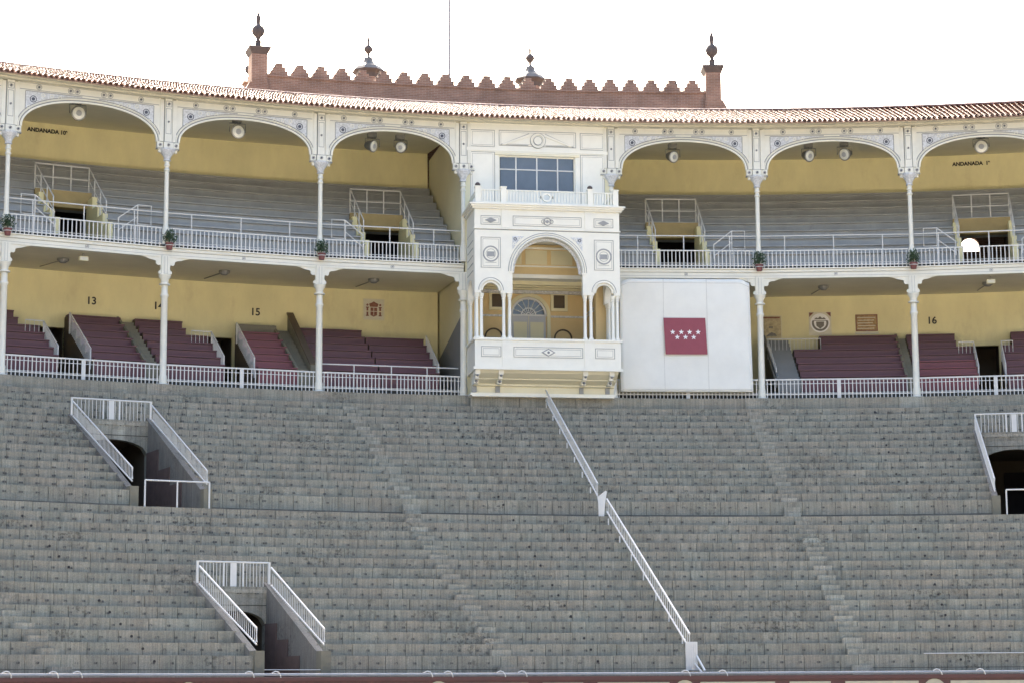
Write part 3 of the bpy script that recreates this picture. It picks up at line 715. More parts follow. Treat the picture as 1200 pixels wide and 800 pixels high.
# stairwell boxes on the upper gallery
def upper_well(v0, v1, label, side, op=False):
    mid = (v0 + v1) / 2; Rb = UR + 4 * UT; zt = UZ + 3.6 * UH + .02
    t = thing('stairwell_box', label, 'stairwell', Pp(mid, UR, 17.4), -mid, 'stairwell boxes in the upper gallery seats')
    for s, ph in ((-1, v0), (1, v1)):
        lo, hi = (ph - .0008, ph + .0024) if s < 0 else (ph - .0024, ph + .0008)
        for k in range(4):
            part('side_wall', MB().arc(lo, hi, UR + k * UT - .08, UR + (k + 1) * UT, 17.4, UZ + k * UH + .16, 1), 'yellow', t)
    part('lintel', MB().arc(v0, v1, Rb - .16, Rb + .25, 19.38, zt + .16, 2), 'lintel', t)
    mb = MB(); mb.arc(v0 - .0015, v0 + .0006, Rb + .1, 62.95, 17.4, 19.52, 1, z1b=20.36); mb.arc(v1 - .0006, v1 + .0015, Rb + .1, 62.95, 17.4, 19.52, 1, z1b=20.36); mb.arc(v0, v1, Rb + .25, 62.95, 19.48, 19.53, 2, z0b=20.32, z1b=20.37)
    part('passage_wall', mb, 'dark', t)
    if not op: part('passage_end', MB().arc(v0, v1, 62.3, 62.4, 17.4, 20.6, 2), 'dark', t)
    # guard rail
    rl = MB()
    za = UZ + 4 * UH + .0
    rl.tube([Pp(v0 + .0008, Rb + .1, za + 1.0), Pp(v1 - .0008, Rb + .1, za + 1.0)], .026); rl.tube([Pp(v0 + .0008, Rb + .1, za + .52), Pp(v1 - .0008, Rb + .1, za + .52)], .02); rl.tube([Pp(v0 + .0008, Rb + .1, za + .06), Pp(v1 - .0008, Rb + .1, za + .06)], .018)
    gr = part('guard_rail', rl, 'rail', t)
    for q in range(4):
        ph = v0 + .0008 + (v1 - v0 - .0016) * q / 3
        part('post', MB().tube([Pp(ph, Rb + .1, za - .02), Pp(ph, Rb + .1, za + 1.0)], .024), 'rail', gr)
    for ph in (v0 + .0008, v1 - .0008):
        Ra, z1a = Rb + .1, za + 1.0; Re, z1e = UR + .55, UZ + .0 * UH + 1.05
        sr = part('side_rail', MB().tube([Pp(ph, Ra, z1a), Pp(ph, Re, z1e), Pp(ph, Re, z1e - 1.0)], .026).tube([Pp(ph, Ra, z1a - .48), Pp(ph, Re, z1e - .48)], .02), 'rail', t)
        for q in (1, 2):
            f = q / 3; R_ = Ra + (Re - Ra) * f; z_ = z1a + (z1e - z1a) * f
            part('post', MB().tube([Pp(ph, R_, z_ - .98), Pp(ph, R_, z_)], .022), 'rail', sr)
    for s in side:
        ph = (v0 - .0030) if s < 0 else (v1 + .0030); sg = s
        Rr = UR - .35
        e = ph + sg * .0125; e2 = ph + sg * .0215
        part('stair_rail', MB().tube([Pp(ph, Rr, 17.9), Pp(ph, Rr, 18.45), Pp(e, Rr, 18.98), Pp(e2, Rr, 18.98), Pp(e2, Rr, 18.28), Pp(e, Rr, 18.28)], .026)
             .tube([Pp(ph, Rr, 18.0), Pp(e, Rr, 18.55)], .02).tube([Pp(e, Rr, 18.98), Pp(e, Rr, 17.5)], .024), 'rail', t)
    return t
upper_well(*UVOM[0], 'yellow stairwell box with white pipe rails in the leftmost upper bay', (-1, 1))
upper_well(*UVOM[1], 'yellow stairwell box with white pipe rails just left of the royal box', (-1,))
upper_well(*UVOM[2], 'yellow stairwell box with white pipe rails just right of the royal box, above the banner', (1,))
upper_well(*UVOM[3], 'yellow stairwell box whose passage ends in a bright white archway, far right', (-1, 1), True)

# ------------------------------------------------------------------ railings of both galleries, one per bay
balm = mk(MB().box(-.0155, .0155, -.012, .012, 0, .68).lathe([(.02, .07), (.036, .10), (.042, .125), (.036, .15), (.02, .18)], 6), 'rail', name='baluster')
ball = mk(MB().box(-.016, .016, -.012, .012, 0, .74).lathe([(.012, .20), (.028, .23), (.028, .27), (.012, .30)], 6).lathe([(.012, .60), (.026, .625), (.012, .65)], 6), 'rail', name='baluster')
names = ['outermost left', 'leftmost full', 'second left', 'third left', '', 'first right', 'second right', 'rightmost']
BW = {0: 'beyond the left edge of the picture', 1: 'under the leftmost full arch', 2: 'under the second arch from the left', 3: 'under the third arch, left of the royal box',
      5: 'under the arch right of the royal box', 6: 'under the second arch right of the royal box', 7: 'under the arch at the right edge'}
for i in range(1, 8):
    if i == PALCO_BAY: continue
    mid, Rm, L = bay(i); hl = L / 2 - .13
    # upper
    fr = frame(mid, Rm + .02, ZM - .05)
    t = thing('upper_railing', 'white iron balustrade of the upper gallery ' + BW[i], 'railing', tuple(fr.translation), -mid, 'upper gallery balustrades')
    part('top_rail', MB().box(-hl, hl, -.03, .03, .67, .71), 'rail', t, fr); part('bottom_rail', MB().box(-hl, hl, -.02, .02, .10, .135), 'rail', t, fr); part('middle_rail', MB().box(-hl, hl, -.014, .014, .20, .215), 'rail', t, fr)
    nb = 36
    for q in range(nb): part('baluster', balm, 'rail', t, fr @ Matrix.Translation((-hl + 2 * hl * (q + .5) / nb, 0, 0)))
    part('pipe_rail', MB().tube([(-L / 2, .42, 1.35), (L / 2, .42, 1.35)], .024), 'rail', t, fr)
    for x in (-hl + .9, 0, hl - .9): part('pipe_post', MB().tube([(x, .42, .02), (x, .42, 1.35)], .022), 'rail', t, fr)
    # lower
    fr = frame(mid, Rm + .02, ZB + .0)
    t = thing('lower_railing', 'white iron balustrade of the lower gallery ' + BW[i], 'railing', tuple(fr.translation), -mid, 'lower gallery balustrades')
    part('top_rail', MB().box(-hl, hl, -.035, .035, .74, .79), 'rail', t, fr); part('upper_rail', MB().box(-hl, hl, -.015, .015, .60, .62), 'rail', t, fr)
    part('bottom_rail', MB().box(-hl, hl, -.02, .02, .19, .225), 'rail', t, fr); part('middle_rail', MB().box(-hl, hl, -.012, .012, .25, .262), 'rail', t, fr)
    nb = 38
    for q in range(nb):
        x = -hl + 2 * hl * (q + .5) / nb
        if abs(x) > .1: part('baluster', ball, 'rail', t, fr @ Matrix.Translation((x, 0, 0)))
    if i != 3: part('middle_post', MB().box(-.07, .07, -.03, .03, 0, .76).box(-.012, .012, -.04, -.03, .05, .7), 'rail', t, fr)
    if i == 3:
        part('pipe_rail', MB().tube([(-hl, .3, 1.12), (hl, .3, 1.12)], .024), 'rail', t, fr)
        for x in (-1.35, .05, 1.4): part('pipe_post', MB().tube([(x, .3, 0), (x, .3, 1.12)], .022), 'rail', t, fr)

# ------------------------------------------------------------------ maroon bench blocks of the lower gallery
BR, BZ, BT, BH = 55.9, 13.42, .63, .355
def block(label, p0, p1, nrow=7, top_cut=None, m='red', cut_from=5, grey_back=False, bright=()):
    mid = (p0 + p1) / 2
    t = thing('bench_block', label, 'benches', Pp(mid, BR, ZB), -mid, 'maroon bench blocks in the lower gallery')
    for k in range(nrow):
        a, b = p0, p1
        if top_cut and k >= cut_from: a, b = max(p0, top_cut[0]), min(p1, top_cut[1])
        R = BR + k * BT; z = BZ + k * BH
        part('riser', MB().arc(a, b, R + .05, R + BT + .06, ZB - .01, z - .05), 'brown', t)
        mm = 'redbright' if k in bright else m
        bn = part('bench', MB().arc(a, b, R - .02, R + .40, z - .05, z + random.uniform(-.008, .004)), mm, t)
        part('bench_board', MB().arc(a + .0002, b - .0002, R, R + .045, z - BH + .045 if k else ZB + .35, z - .075), mm, bn)
    if grey_back:
        R = BR + nrow * BT; part('back_board', MB().arc(p0, p1, R - .05, R, BZ + (nrow - 1) * BH - .2, BZ + (nrow - 1) * BH + .38), 'step', t)
    return t
block('maroon bench block at the left edge of the lower gallery', -.45, -.3175, 7, (-.45, -.3285))
block('maroon bench block below the painted number 13', -.2945, -.2612)
block('maroon bench block behind the second lower column', -.2520, -.2090, 7, (-.2520, -.2215))
block('short low maroon bench block below the painted number 15', -.1870, -.1605, 6, grey_back=True, m='redbright')
block('tall maroon bench block left of the coat of arms panel', -.1478, -.1038)
block('lower maroon bench block under the coat of arms panel', -.1032, -.0645, 6)
block('wide maroon bench block under the round emblem panel', .1835, .2545, 7, (.2031, .2545))
block('maroon bench block with brighter lower rows below the painted number 16', .2608, .3025, 7, (.2608, .2925), bright=(0, 1, 2))
block('maroon bench block at the right edge of the lower gallery', .3215, .385, 7, (.3289, .385))
def gal_stair(label, p0, p1, wall=None, m='step'):
    mid = (p0 + p1) / 2; t = thing('gallery_stair', label, 'stairs', Pp(mid, BR, ZB), -mid, 'worn stair flights between the benches')
    n = 13
    for k in range(n):
        R = BR + .0 + k * BT / 2
        part('step', MB().arc(p0 + .0003, p1 - .0003, R, R + BT / 2 + .3, ZB - .01, BZ - .15 + k * BH / 2, 1), m, t)
    part('kerb', MB().arc(p0 - .0014, p0 + .0002, BR, BR + 6.6 * BT, BZ - .1, BZ + .02, 1, z0b=BZ + 6 * BH - .1, z1b=BZ + 6.3 * BH), m, t)
    if wall:
        part('side_wall', MB().arc(wall[0], wall[1], BR + .1, 60.15, ZB - .01, BZ + .15, 1, z1b=16.15), 'step', t)
        part('side_wall_cap', MB().arc(wall[0] - .0006, wall[1] + .0006, BR + .1, 60.15, BZ + .15, BZ + .21, 1, z0b=16.15, z1b=16.21), 'brown', t)
gal_stair('worn concrete stair between the bench blocks below number 13', -.2608, -.2524)
gal_stair('worn stair beside a sloping wall, left of the third lower column', -.1602, -.1515, (-.1513, -.1482))
gal_stair('narrow stair between bench blocks near the second right column', .2549, .2604)
gal_stair('grey stair behind the column right of the banner', .1675, .1828, m='greydado')
def well_rail(label, ph, Ra=56.3, Rb=58.3, tang=None):
    t = thing('doorway_railing', label, 'railing', Pp(ph, Ra, ZB), -ph, 'white railings beside the lower gallery doorways')
    za, zb_ = BZ + .38, BZ + (Rb - BR) / BT * BH + .22
    A = Vector(Pp(ph, Ra, za)); B = Vector(Pp(ph, Rb, zb_)); u = Vector((0, 0, 1))
    part('top_rail', MB().tube([A, B], .024).tube([A, A - u * .75], .024).tube([B, B - u * .8], .024), 'rail', t)
    n = 20
    for i in range(1, n): part('baluster', BAR, 'rail', t, Matrix.Translation(A.lerp(B, i / n) - u * .72) @ Matrix.Diagonal((1, 1, .72, 1)))
    if tang:
        R = Rb; C_ = Vector(Pp(tang, R, zb_)); part('return_rail', MB().tube([B, C_], .022), 'rail', t); m_ = max(3, int((C_ - B).length / .14))
        for i in range(1, m_ + 1): part('baluster', BAR, 'rail', t, Matrix.Translation(B.lerp(C_, i / m_) - u * .55) @ Matrix.Diagonal((1, 1, .55, 1)))
well_rail('white sloping railing on the left of the leftmost lower doorway', -.3160, tang=-.3275)
well_rail('white sloping railing on the right of the leftmost lower doorway', -.2951, Rb=59.3)
well_rail('white sloping railing on the left of the doorway near number 15', -.2080, tang=-.2210)
well_rail('white sloping railing on the right of the doorway near number 15', -.1877, Rb=59.3)
well_rail('white sloping railing on the left of the doorway at far right', .3030, tang=.2930)
well_rail('white sloping railing on the right of the doorway at far right', .3210, tang=.3285)
well_rail('white sloping railing beside the grey stair right of the banner', .1670, Rb=58.9, tang=.2025)
well_rail('white sloping railing beside the lower bench block near the royal box', -.0636, Ra=56.3, Rb=58.8)

# ------------------------------------------------------------------ royal box
YF, YW = 52.8, 54.80
rb = thing('royal_box', 'white ornate royal box with a tall arch and balcony in the middle of the galleries', 'royal box', (0, YF, ZB))
def panel(parent, x0, x1, z0, z1, y, extra=None, nm='panel'):
    p = part(nm, MB().box(x0 + .03, x1 - .03, y - .006, y, z0 + .03, z1 - .03), 'cream', parent)
    part('panel_line', MB().frame2(x0, x1, z0, z1, .018, y - .016, y).frame2(x0 + .07, x1 - .07, z0 + .07, z1 - .07, .010, y - .012, y - .005), 'softline', p)
    return p
# corbelled base
cv = MB(); prof = [(52.92, 13.16), (53.05, 13.02), (53.35, 12.90), (53.60, 12.78), (53.62, 12.72), (53.95, 12.66), (53.98, 12.46)]
cove = MB(); pts = [(52.90, 13.17), (52.98, 13.05), (53.20, 12.93), (53.30, 12.90), (53.30, 12.86), (53.62, 12.76), (53.66, 12.74), (53.66, 12.68), (53.80, 12.66), (53.84, 12.42), (54.5, 12.42), (54.5, 13.17)]
cove.prism([(-y, z) for y, z in pts], -2.62, 2.62).xf(Matrix(((0, 1, 0, 0), (-1, 0, 0, 0), (0, 0, 1, 0), (0, 0, 0, 1))))
M['base'] = mat('pale_yellow_plaster', (.74, .70, .53), .7, .05, 1.2)
part('corbelled_base', cove, 'base', rb)
part('base_moulding', MB().box(-2.72, 2.66, 53.72, 54.5, 12.34, 12.42).box(-2.68, 2.62, 53.66, 54.5, 12.28, 12.34), 'cream', rb)
part('granite_base', MB().box(-2.70, -.9, 53.9, 54.5, 11.3, 12.28).box(-.885, 1.2, 53.9, 54.5, 11.3, 12.28).box(1.215, 2.64, 53.9, 54.5, 11.3, 12.28), 'stone', rb)
for x in (-2.58, -1.72, 1.40, 2.38):
    x += .0
    cb_ = MB().box(-.09, .09, 0, .42, .52, .72).box(-.07, .07, .08, .5, .38, .52).box(-.10, .10, .0, .1, .66, .74)
    cb_.lathe([(.09, -.09), (.09, .09)], 10)
    c = part('corbel', MB().box(x - .09, x + .09, 52.9, 53.5, 12.98, 13.15).box(x - .07, x + .07, 53.05, 53.8, 12.84, 12.98).box(x - .08, x + .08, 53.30, 53.9, 12.70, 12.84), 'cream', rb)
    part('corbel_drop', MB().frame2(x - .08, x + .08, 12.44, 12.68, .025, 53.74, 53.80).box(x - .055, x + .055, 53.76, 53.80, 12.47, 12.65), 'softline', c)
    part('corbel_shadow_boss', MB().lathe([(.01, 0), (.055, .03), (.055, .08), (.02, .1)], 8, x, 53.25, 12.72), 'line', c); part('corbel_shadow_boss', MB().lathe([(.01, 0), (.05, .03), (.05, .07), (.02, .09)], 8, x, 52.93, 12.90), 'line', c)  # dark colour paints the shadow accents under the corbel
part('floor_slab', MB().box(-2.64, 2.64, 52.9, 54.8, 13.17, 13.30), 'cream', rb)
# balcony parapet
bp_ = part('balcony_parapet', MB().box(-2.70, 2.70, YF, YF + .2, 13.16, 14.20).box(-2.70, -2.50, YF + .2, YW, 13.16, 14.20).box(2.50, 2.70, YF + .2, YW, 13.16, 14.20), 'cream', rb)
part('parapet_cap', MB().box(-2.75, 2.75, YF - .05, YF + .26, 14.20, 14.29).box(-2.75, -2.44, YF + .26, YW, 14.20, 14.29).box(2.44, 2.75, YF + .26, YW, 14.20, 14.29), 'cream', rb)
part('parapet_foot', MB().box(-2.76, 2.76, YF - .06, YF, 13.14, 13.24), 'cream', rb)
for s in (-1.52, 1.52): part('parapet_rib', MB().box(s - .18, s + .18, YF - .03, YF, 13.24, 14.2), 'cream', rb)
panel(bp_, -2.47, -1.74, 13.60, 13.98, YF); pc = panel(bp_, -1.28, 1.28, 13.60, 13.98, YF); panel(bp_, 1.74, 2.47, 13.60, 13.98, YF)
dm = [(-.26, 0), (0, -.15), (.26, 0), (0, .15)]
part('diamond', MB().prism([(x, z + 13.79) for x, z in dm], YF - .03, YF - .006), 'softline', bp_)
part('diamond_field', MB().prism([(x * .7, z * .7 + 13.79) for x, z in dm], YF - .04, YF - .02), 'cream', bp_)
part('diamond_boss', MB().disc(0, 13.79, .05, YF - .05, YF - .03, 8), 'line', bp_)
# slender columns
cprof = [(.09, 0), (.09, .06), (.062, .10), (.055, 1.42), (.075, 1.44), (.06, 1.47), (.095, 1.58), (.10, 1.64)]
mc_ = mk(MB().lathe(cprof, 12), 'cream', True, 'slender_column')
for x, y in [(s * q, YF + .12) for s in (-1, 1) for q in (1.40, 1.62, 2.44, 2.61)] + [(s * 2.61, y) for s in (-1, 1) for y in (53.12, 54.4, 54.65)]:
    part('slender_column', mc_, 'cream', rb, Matrix.Translation((x, y, 14.29)))
# arcade wall
Z0, ZC = 15.93, 18.27
aw = MB(); a = 1.306; xs = [-a * cos(pi * q / 32) for q in range(33)]
aw.under(xs, [16.75 + math.sqrt(max(0, a * a - x * x)) for x in xs], ZC, YF, YF + .24)
for s in (-1, 1):
    aw.box(min(s * a, s * 1.72), max(s * a, s * 1.72), YF, YF + .24, Z0, ZC)
    c0, hw = s * 2.10, .365
    xs2 = [c0 - hw * cos(pi * q / 16) for q in range(17)]
    aw.under(xs2, [15.98 + .47 * math.sqrt(max(0, 1 - ((x - c0) / hw) ** 2)) for x in xs2], ZC, YF, YF + .24)
    aw.box(min(s * 1.72, s * 1.735), max(s * 1.72, s * 1.735), YF, YF + .24, Z0, ZC); aw.box(min(s * 2.465, s * 2.70), max(s * 2.465, s * 2.70), YF, YF + .24, Z0, ZC)
arw = part('arcade_wall', aw, 'cream', rb)
for s in (-1, 1):  # side returns
    sw = MB(); c0, hw = 53.95, .60; ys = [c0 - hw * cos(pi * q / 16) for q in range(17)]
    sw.under(ys, [15.98 + .60 * math.sqrt(max(0, 1 - ((y - c0) / hw) ** 2)) for y in ys], ZC, 0, .22)
    sw.box(YF + .24, c0 - hw, 0, .22, Z0, ZC); sw.box(c0 + hw, YW, 0, .22, Z0, ZC)
    sw.xf(Matrix(((0, -1 if s > 0 else 1, 0, 2.70 if s > 0 else -2.70), (1, 0, 0, 0), (0, 0, 1, 0), (0, 0, 0, 1))))
    part('side_arcade', sw, 'cream', rb)
    for q in range(5):
        z = 16.8 + q * .28; mb = MB().box(s * 2.70 - (.012 if s < 0 else 0), s * 2.70 + (.012 if s > 0 else 0), YF + .35, YW - .25, z, z + .02); part('side_line', mb, 'softline', arw)
# archivolts
def ringtube(cx, cz, r, rad, y, seg=28, a0=0, a1=pi): return MB().tube([(cx + r * cos(a0 + (a1 - a0) * q / seg), y, cz + r * sin(a0 + (a1 - a0) * q / seg)) for q in range(seg + 1)], rad, 6)
for r, rad, m_ in ((1.33, .035, 'cream'), (1.41, .028, 'cream'), (1.372, .014, 'softline'), (1.455, .013, 'softline')): part('archivolt', ringtube(0, 16.75, r, rad, YF - .005), m_, arw)
part('intrados_line', MB().ring(0, 16.75, 1.20, 1.30, YF + .25, YF + .30, 28, 0, pi), 'orn', arw)
for s in (-1, 1):
    part('small_archivolt', ringtube(s * 2.10, 16.02, .40, .03, YF - .005, 18), 'cream', arw); part('small_arch_line', ringtube(s * 2.10, 16.04, .455, .014, YF - .002, 18), 'softline', arw)
    part('arch_fan', MB().ring(s * 2.10, 16.03, .29, .36, YF + .03, YF + .20, 16, 0, pi), 'cream', arw)
    # medallion panels
    p = panel(arw, min(s * 1.74, s * 2.47), max(s * 1.74, s * 2.47), 16.86, 18.00, YF)
    part('medallion', MB().ring(s * 2.10, 17.38, .25, .30, YF - .02, YF, 20).box(s * 2.10 - .14, s * 2.10 + .14, YF - .02, YF, 17.28, 17.46).ring(s * 2.10, 17.38, .17, .185, YF - .015, YF, 18), 'softline', p)
    part('medallion_foot', MB().box(s * 2.10 - .2, s * 2.10 + .2, YF - .015, YF, 17.05, 17.065), 'softline', p)
    # spandrel ornament
    sp = MB(); tri = [(s * 1.30, 18.06), (s * .86, 18.06), (s * 1.10, 17.86), (s * 1.30, 17.56)]
    if s > 0: tri = tri[::-1]
    part('spandrel', MB().prism(tri, YF - .012, YF), 'orn', arw)
    for q, (x, z) in enumerate(((1.20, 17.95), (1.05, 17.98), (1.22, 17.78))): part('spandrel_scroll', MB().ring(s * x, z, .035, .06, YF - .025, YF - .012, 10), 'boss' if q == 0 else 'cream', arw)
    part('impost', MB().box(min(s * 1.27, s * 1.42), max(s * 1.27, s * 1.42), YF - .03, YF + .26, 16.68, 16.75), 'cream', arw)
# drip shade line, frieze, cornice
part('drip_shade_line', MB().box(-2.69, 2.69, YF + .01, YW, ZC, ZC + .03), 'line', rb)  # dark recess with the cornice shadow put into its colour
fz = part('frieze', MB().box(-2.70, 2.70, YF, YW, ZC + .03, 19.05), 'cream', rb)
part('frieze_ledge', MB().box(-2.74, 2.74, YF - .04, YF, ZC + .035, ZC + .08).box(-1.70, -1.40, YF - .03, YF, 18.36, 19.05).box(1.40, 1.70, YF - .03, YF, 18.36, 19.05), 'cream', rb)
panel(fz, -2.47, -1.74, 18.46, 18.80, YF); panel(fz, 1.74, 2.47, 18.46, 18.80, YF); panel(fz, -1.28, 1.28, 18.44, 18.82, YF)
for s in (-1, 1):
    part('frieze_ornament', MB().prism([(s * 2.10 + x * s, 18.63 + z) for x, z in ((-.22, 0), (0, -.10), (.22, 0), (0, .10))][::s], YF - .03, YF - .006).ring(s * 2.10, 18.63, .05, .08, YF - .04, YF - .03, 10), 'softline', fz)
part('frieze_medallion', MB().ring(0, 18.63, .12, .15, YF - .03, YF - .006, 14).ring(-.15, 18.63, .06, .08, YF - .03, YF - .006, 10).ring(.15, 18.63, .06, .08, YF - .03, YF - .006, 10).disc(0, 18.63, .06, YF - .03, YF - .006, 10), 'softline', fz)
part('cornice', MB().box(-2.78, 2.78, YF - .09, YW, 19.05, 19.12).box(-2.84, 2.84, YF - .15, YW, 19.12, 19.19).box(-2.90, 2.90, YF - .20, YW, 19.19, 19.25), 'cream', rb)
part('balcony_roof', MB().box(-2.6, 2.6, YF + .1, YW, 18.20, 18.26), 'cream', rb)
# balustrade on the cornice
bt = part('balustrade', MB().box(-2.68, 2.68, YF - .02, YF + .14, 19.252, 19.33).box(-2.68, 2.68, YF + .02, YF + .10, 19.76, 19.80), 'cream', rb)
for x in (-2.57, -1.62, 1.62, 2.57):
    pd = part('pedestal', MB().box(x - .10, x + .10, YF - .05, YF + .16, 19.254, 19.86).box(x - .12, x + .12, YF - .07, YF + .18, 19.86, 19.90), 'cream', rb)
    if x in (-2.57, 1.62): part('globe', MB().lathe([(.02, 0), (.05, .01), (.10, .03), (.10, .08), (.06, .13), (.01, .15)], 10, x, YF + .05, 19.90), 'finial', pd)
for x in [-2.42 + .105 * q for q in range(7)] + [-1.46 + .1123 * q for q in range(27)] + [1.78 + .105 * q for q in range(7)]:
    if abs(x) > .18: part('baluster', MB().box(x - .022, x + .022, YF + .03, YF + .09, 19.33, 19.76), 'cream', bt)
part('balustrade_ring', MB().ring(0, 19.55, .11, .17, YF + .02, YF + .10, 16).prism([(-.3, 19.55), (-.17, 19.47), (-.17, 19.63)], YF + .03, YF + .09).prism([(.3, 19.55), (.17, 19.63), (.17, 19.47)], YF + .03, YF + .09), 'cream', bt)
for s in (-1, 1): part('side_balustrade', MB().box(min(s * 2.5, s * 2.62), max(s * 2.5, s * 2.62), YF + .16, YW, 19.76, 19.80).box(min(s * 2.5, s * 2.62), max(s * 2.5, s * 2.62), YF + .16, YW, 19.252, 19.32), 'cream', bt)
# wall with the wide window above
uwm = MB().box(-2.75, -1.47, YW, YW + .2, 19.0, 22.95).box(1.47, 2.80, YW, YW + .2, 19.0, 22.95).box(-1.47, 1.47, YW, YW + .2, 21.60, 22.95).box(-1.47, 1.47, YW, YW + .2, 19.0, 20.18)
uwl = part('window_wall', uwm, 'cream', rb)
panel(uwl, -2.55, -1.62, 21.90, 22.55, YW); panel(uwl, -2.55, -1.62, 19.55, 21.70, YW); panel(uwl, 1.66, 2.60, 21.90, 22.55, YW); panel(uwl, 1.66, 2.60, 19.55, 21.70, YW)
panel(uwl, -1.46, 1.50, 21.96, 22.56, YW)
part('band', MB().box(-2.75, 2.80, YW - .03, YW, 21.74, 21.86), 'cream', uwl)
part('window_head', MB().box(-1.62, 1.62, YW - .05, YW, 21.60, 21.68), 'base', uwl)
part('pediment', MB().prism([(-1.38, 22.0), (-1.25, 22.0), (-.25, 22.36), (-.30, 22.44)][::1], YW - .05, YW - .005).prism([(1.25, 22.0), (1.38, 22.0), (.30, 22.44), (.25, 22.36)], YW - .05, YW - .005), 'cream', uwl)
part('pediment_line', MB().prism([(-1.42, 21.985), (-1.36, 21.985), (-.30, 22.44), (-.31, 22.465)], YW - .035, YW - .002).prism([(1.36, 21.985), (1.42, 21.985), (.31, 22.465), (.30, 22.44)], YW - .035, YW - .002).box(-1.2, -.34, YW - .03, YW - .004, 21.99, 22.005).box(.34, 1.2, YW - .03, YW - .004, 21.99, 22.005), 'softline', uwl)
part('roundel', MB().ring(0.03, 22.19, .22, .28, YW - .06, YW, 24).disc(.03, 22.19, .15, YW - .05, YW, 20), 'cream', uwl)
part('roundel_line', MB().ring(0.03, 22.19, .15, .175, YW - .045, YW, 24), 'softline', uwl); part('roundel_line', MB().ring(.03, 22.19, .285, .30, YW - .05, YW, 24), 'softline', uwl)
part('edge_strip', MB().box(-2.86, -2.75, YW - .04, YW + .1, 20.9, 22.93).box(2.80, 2.90, YW - .04, YW + .1, 20.9, 22.93), 'white', uwl)
wn = part('window', MB().box(-1.47, 1.47, YW + .10, YW + .16, 21.55, 21.60).box(-1.47, 1.47, YW + .10, YW + .16, 20.18, 20.25).box(-1.47, -1.42, YW + .10, YW + .16, 20.25, 21.55).box(1.42, 1.47, YW + .10, YW + .16, 20.25, 21.55), 'cream', rb)
part('glazing_bar', MB().box(-1.42, 1.42, YW + .09, YW + .15, 21.055, 21.095), 'rail', wn)
xsb = [-1.42, -.80, 0, .80, 1.42]
for x in xsb[1:-1]: part('glazing_bar', MB().box(x - .025, x + .025, YW + .085, YW + .155, 20.25, 21.55), 'rail', wn)
for q in range(4):
    for z0, z1_ in ((20.25, 21.055), (21.095, 21.55)): part('pane', MB().box(xsb[q] + .025, xsb[q + 1] - .025, YW + .12, YW + .13, z0, z1_), 'winglass', wn)
part('room_back', MB().box(-2.7, 2.7, YW + 1.6, YW + 1.7, 19, 23), 'dark', rb)
part('upper_room_floor', MB().box(-2.7, 2.7, YW + .2, YW + 1.6, 18.7, 18.8), 'dark', rb)
part('attic_floor', MB().box(-2.74, 2.74, YW + .2, 62.4, 18.32, 18.42).box(-2.9, 2.9, YW + .2, 62.4, 22.95, 23.0), 'cream', rb)
# inside: lintel, side piers, room
ln = part('inner_lintel', MB().box(-2.5, 2.5, 54.9, 55.15, 17.07, 18.20), 'amber', rb)
part('lintel_band', MB().box(-2.5, 2.5, 54.86, 55.18, 16.91, 17.06).box(-2.5, 2.5, 54.87, 54.9, 17.34, 17.40).box(-2.5, 2.5, 54.86, 54.9, 18.02, 18.10), 'cream', ln)
for q in range(5): part('lintel_panel', MB().box(-2.4 + q * .97, -2.4 + q * .97 + .82, 54.875, 54.9, 17.44, 17.98), 'palewall', ln)
for s in (-1, 1):
    part('inner_pier', MB().box(min(s * 2.2, s * 2.62), max(s * 2.2, s * 2.62), 54.85, 55.15, 13.3, 17.06), 'amber', rb)
    part('room_wall', MB().box(min(s * 2.3, s * 2.62), max(s * 2.3, s * 2.62), 55.15, 57.1, 13.3, 17.0), 'amber', rb)
    for z in (14.55, 15.84, 15.95, 16.5): part('wall_band', MB().box(min(s * 2.27, s * 2.3), max(s * 2.27, s * 2.3), 55.2, 56.98, z, z + .05), 'orn', rb)
rw = part('room_rear_wall', MB().box(-2.6, 2.6, 57.0, 57.2, 13.3, 17.0), 'amber', rb)
part('room_ceiling', MB().box(-2.6, 2.6, 55.0, 57.1, 16.92, 17.02), 'cream', rb)
for y in (55.5, 56.0, 56.5): part('ceiling_beam', MB().box(-2.3, 2.3, y, y + .14, 16.78, 16.92), 'palewall', rb)
part('room_cornice', MB().box(-2.3, 2.3, 56.86, 57.0, 16.70, 16.84), 'orn', rw)
dz = 15.86
door = part('door', MB().box(-.66, .66, 56.93, 57.0, 13.3, dz), 'door', rb)
part('door_leaf_panel', MB().box(-.58, -.06, 56.91, 56.93, 14.2, 15.6).box(.06, .58, 56.91, 56.93, 14.2, 15.6).box(-.012, .012, 56.905, 56.93, 13.4, dz), 'palewall', door)
fan = part('fanlight', MB().ring(0, dz, .62, .70, 56.90, 57.0, 24, 0, pi).box(-.70, .70, 56.90, 57.0, dz - .03, dz + .03), 'rail', rb)
part('fanlight_glass', MB().ring(0, dz, .02, .62, 56.95, 56.97, 24, 0, pi), 'winglass', fan)
for q in range(1, 8):
    an = pi * q / 8; part('fanlight_bar', MB().tube([(.14 * cos(an), 56.94, dz + .14 * sin(an)), (.63 * cos(an), 56.94, dz + .63 * sin(an))], .018, 5), 'rail', fan)
part('fanlight_rose', MB().ring(0, dz, .26, .30, 56.925, 56.945, 20, 0, pi).ring(0, dz, .08, .12, 56.925, 56.945, 14, 0, pi), 'rail', fan)
part('door_arch', MB().ring(0, dz, .72, .86, 56.92, 57.0, 24, 0, pi).box(-.86, -.72, 56.92, 57.0, 13.3, dz).box(.72, .86, 56.92, 57.0, 13.3, dz), 'palewall', rb)
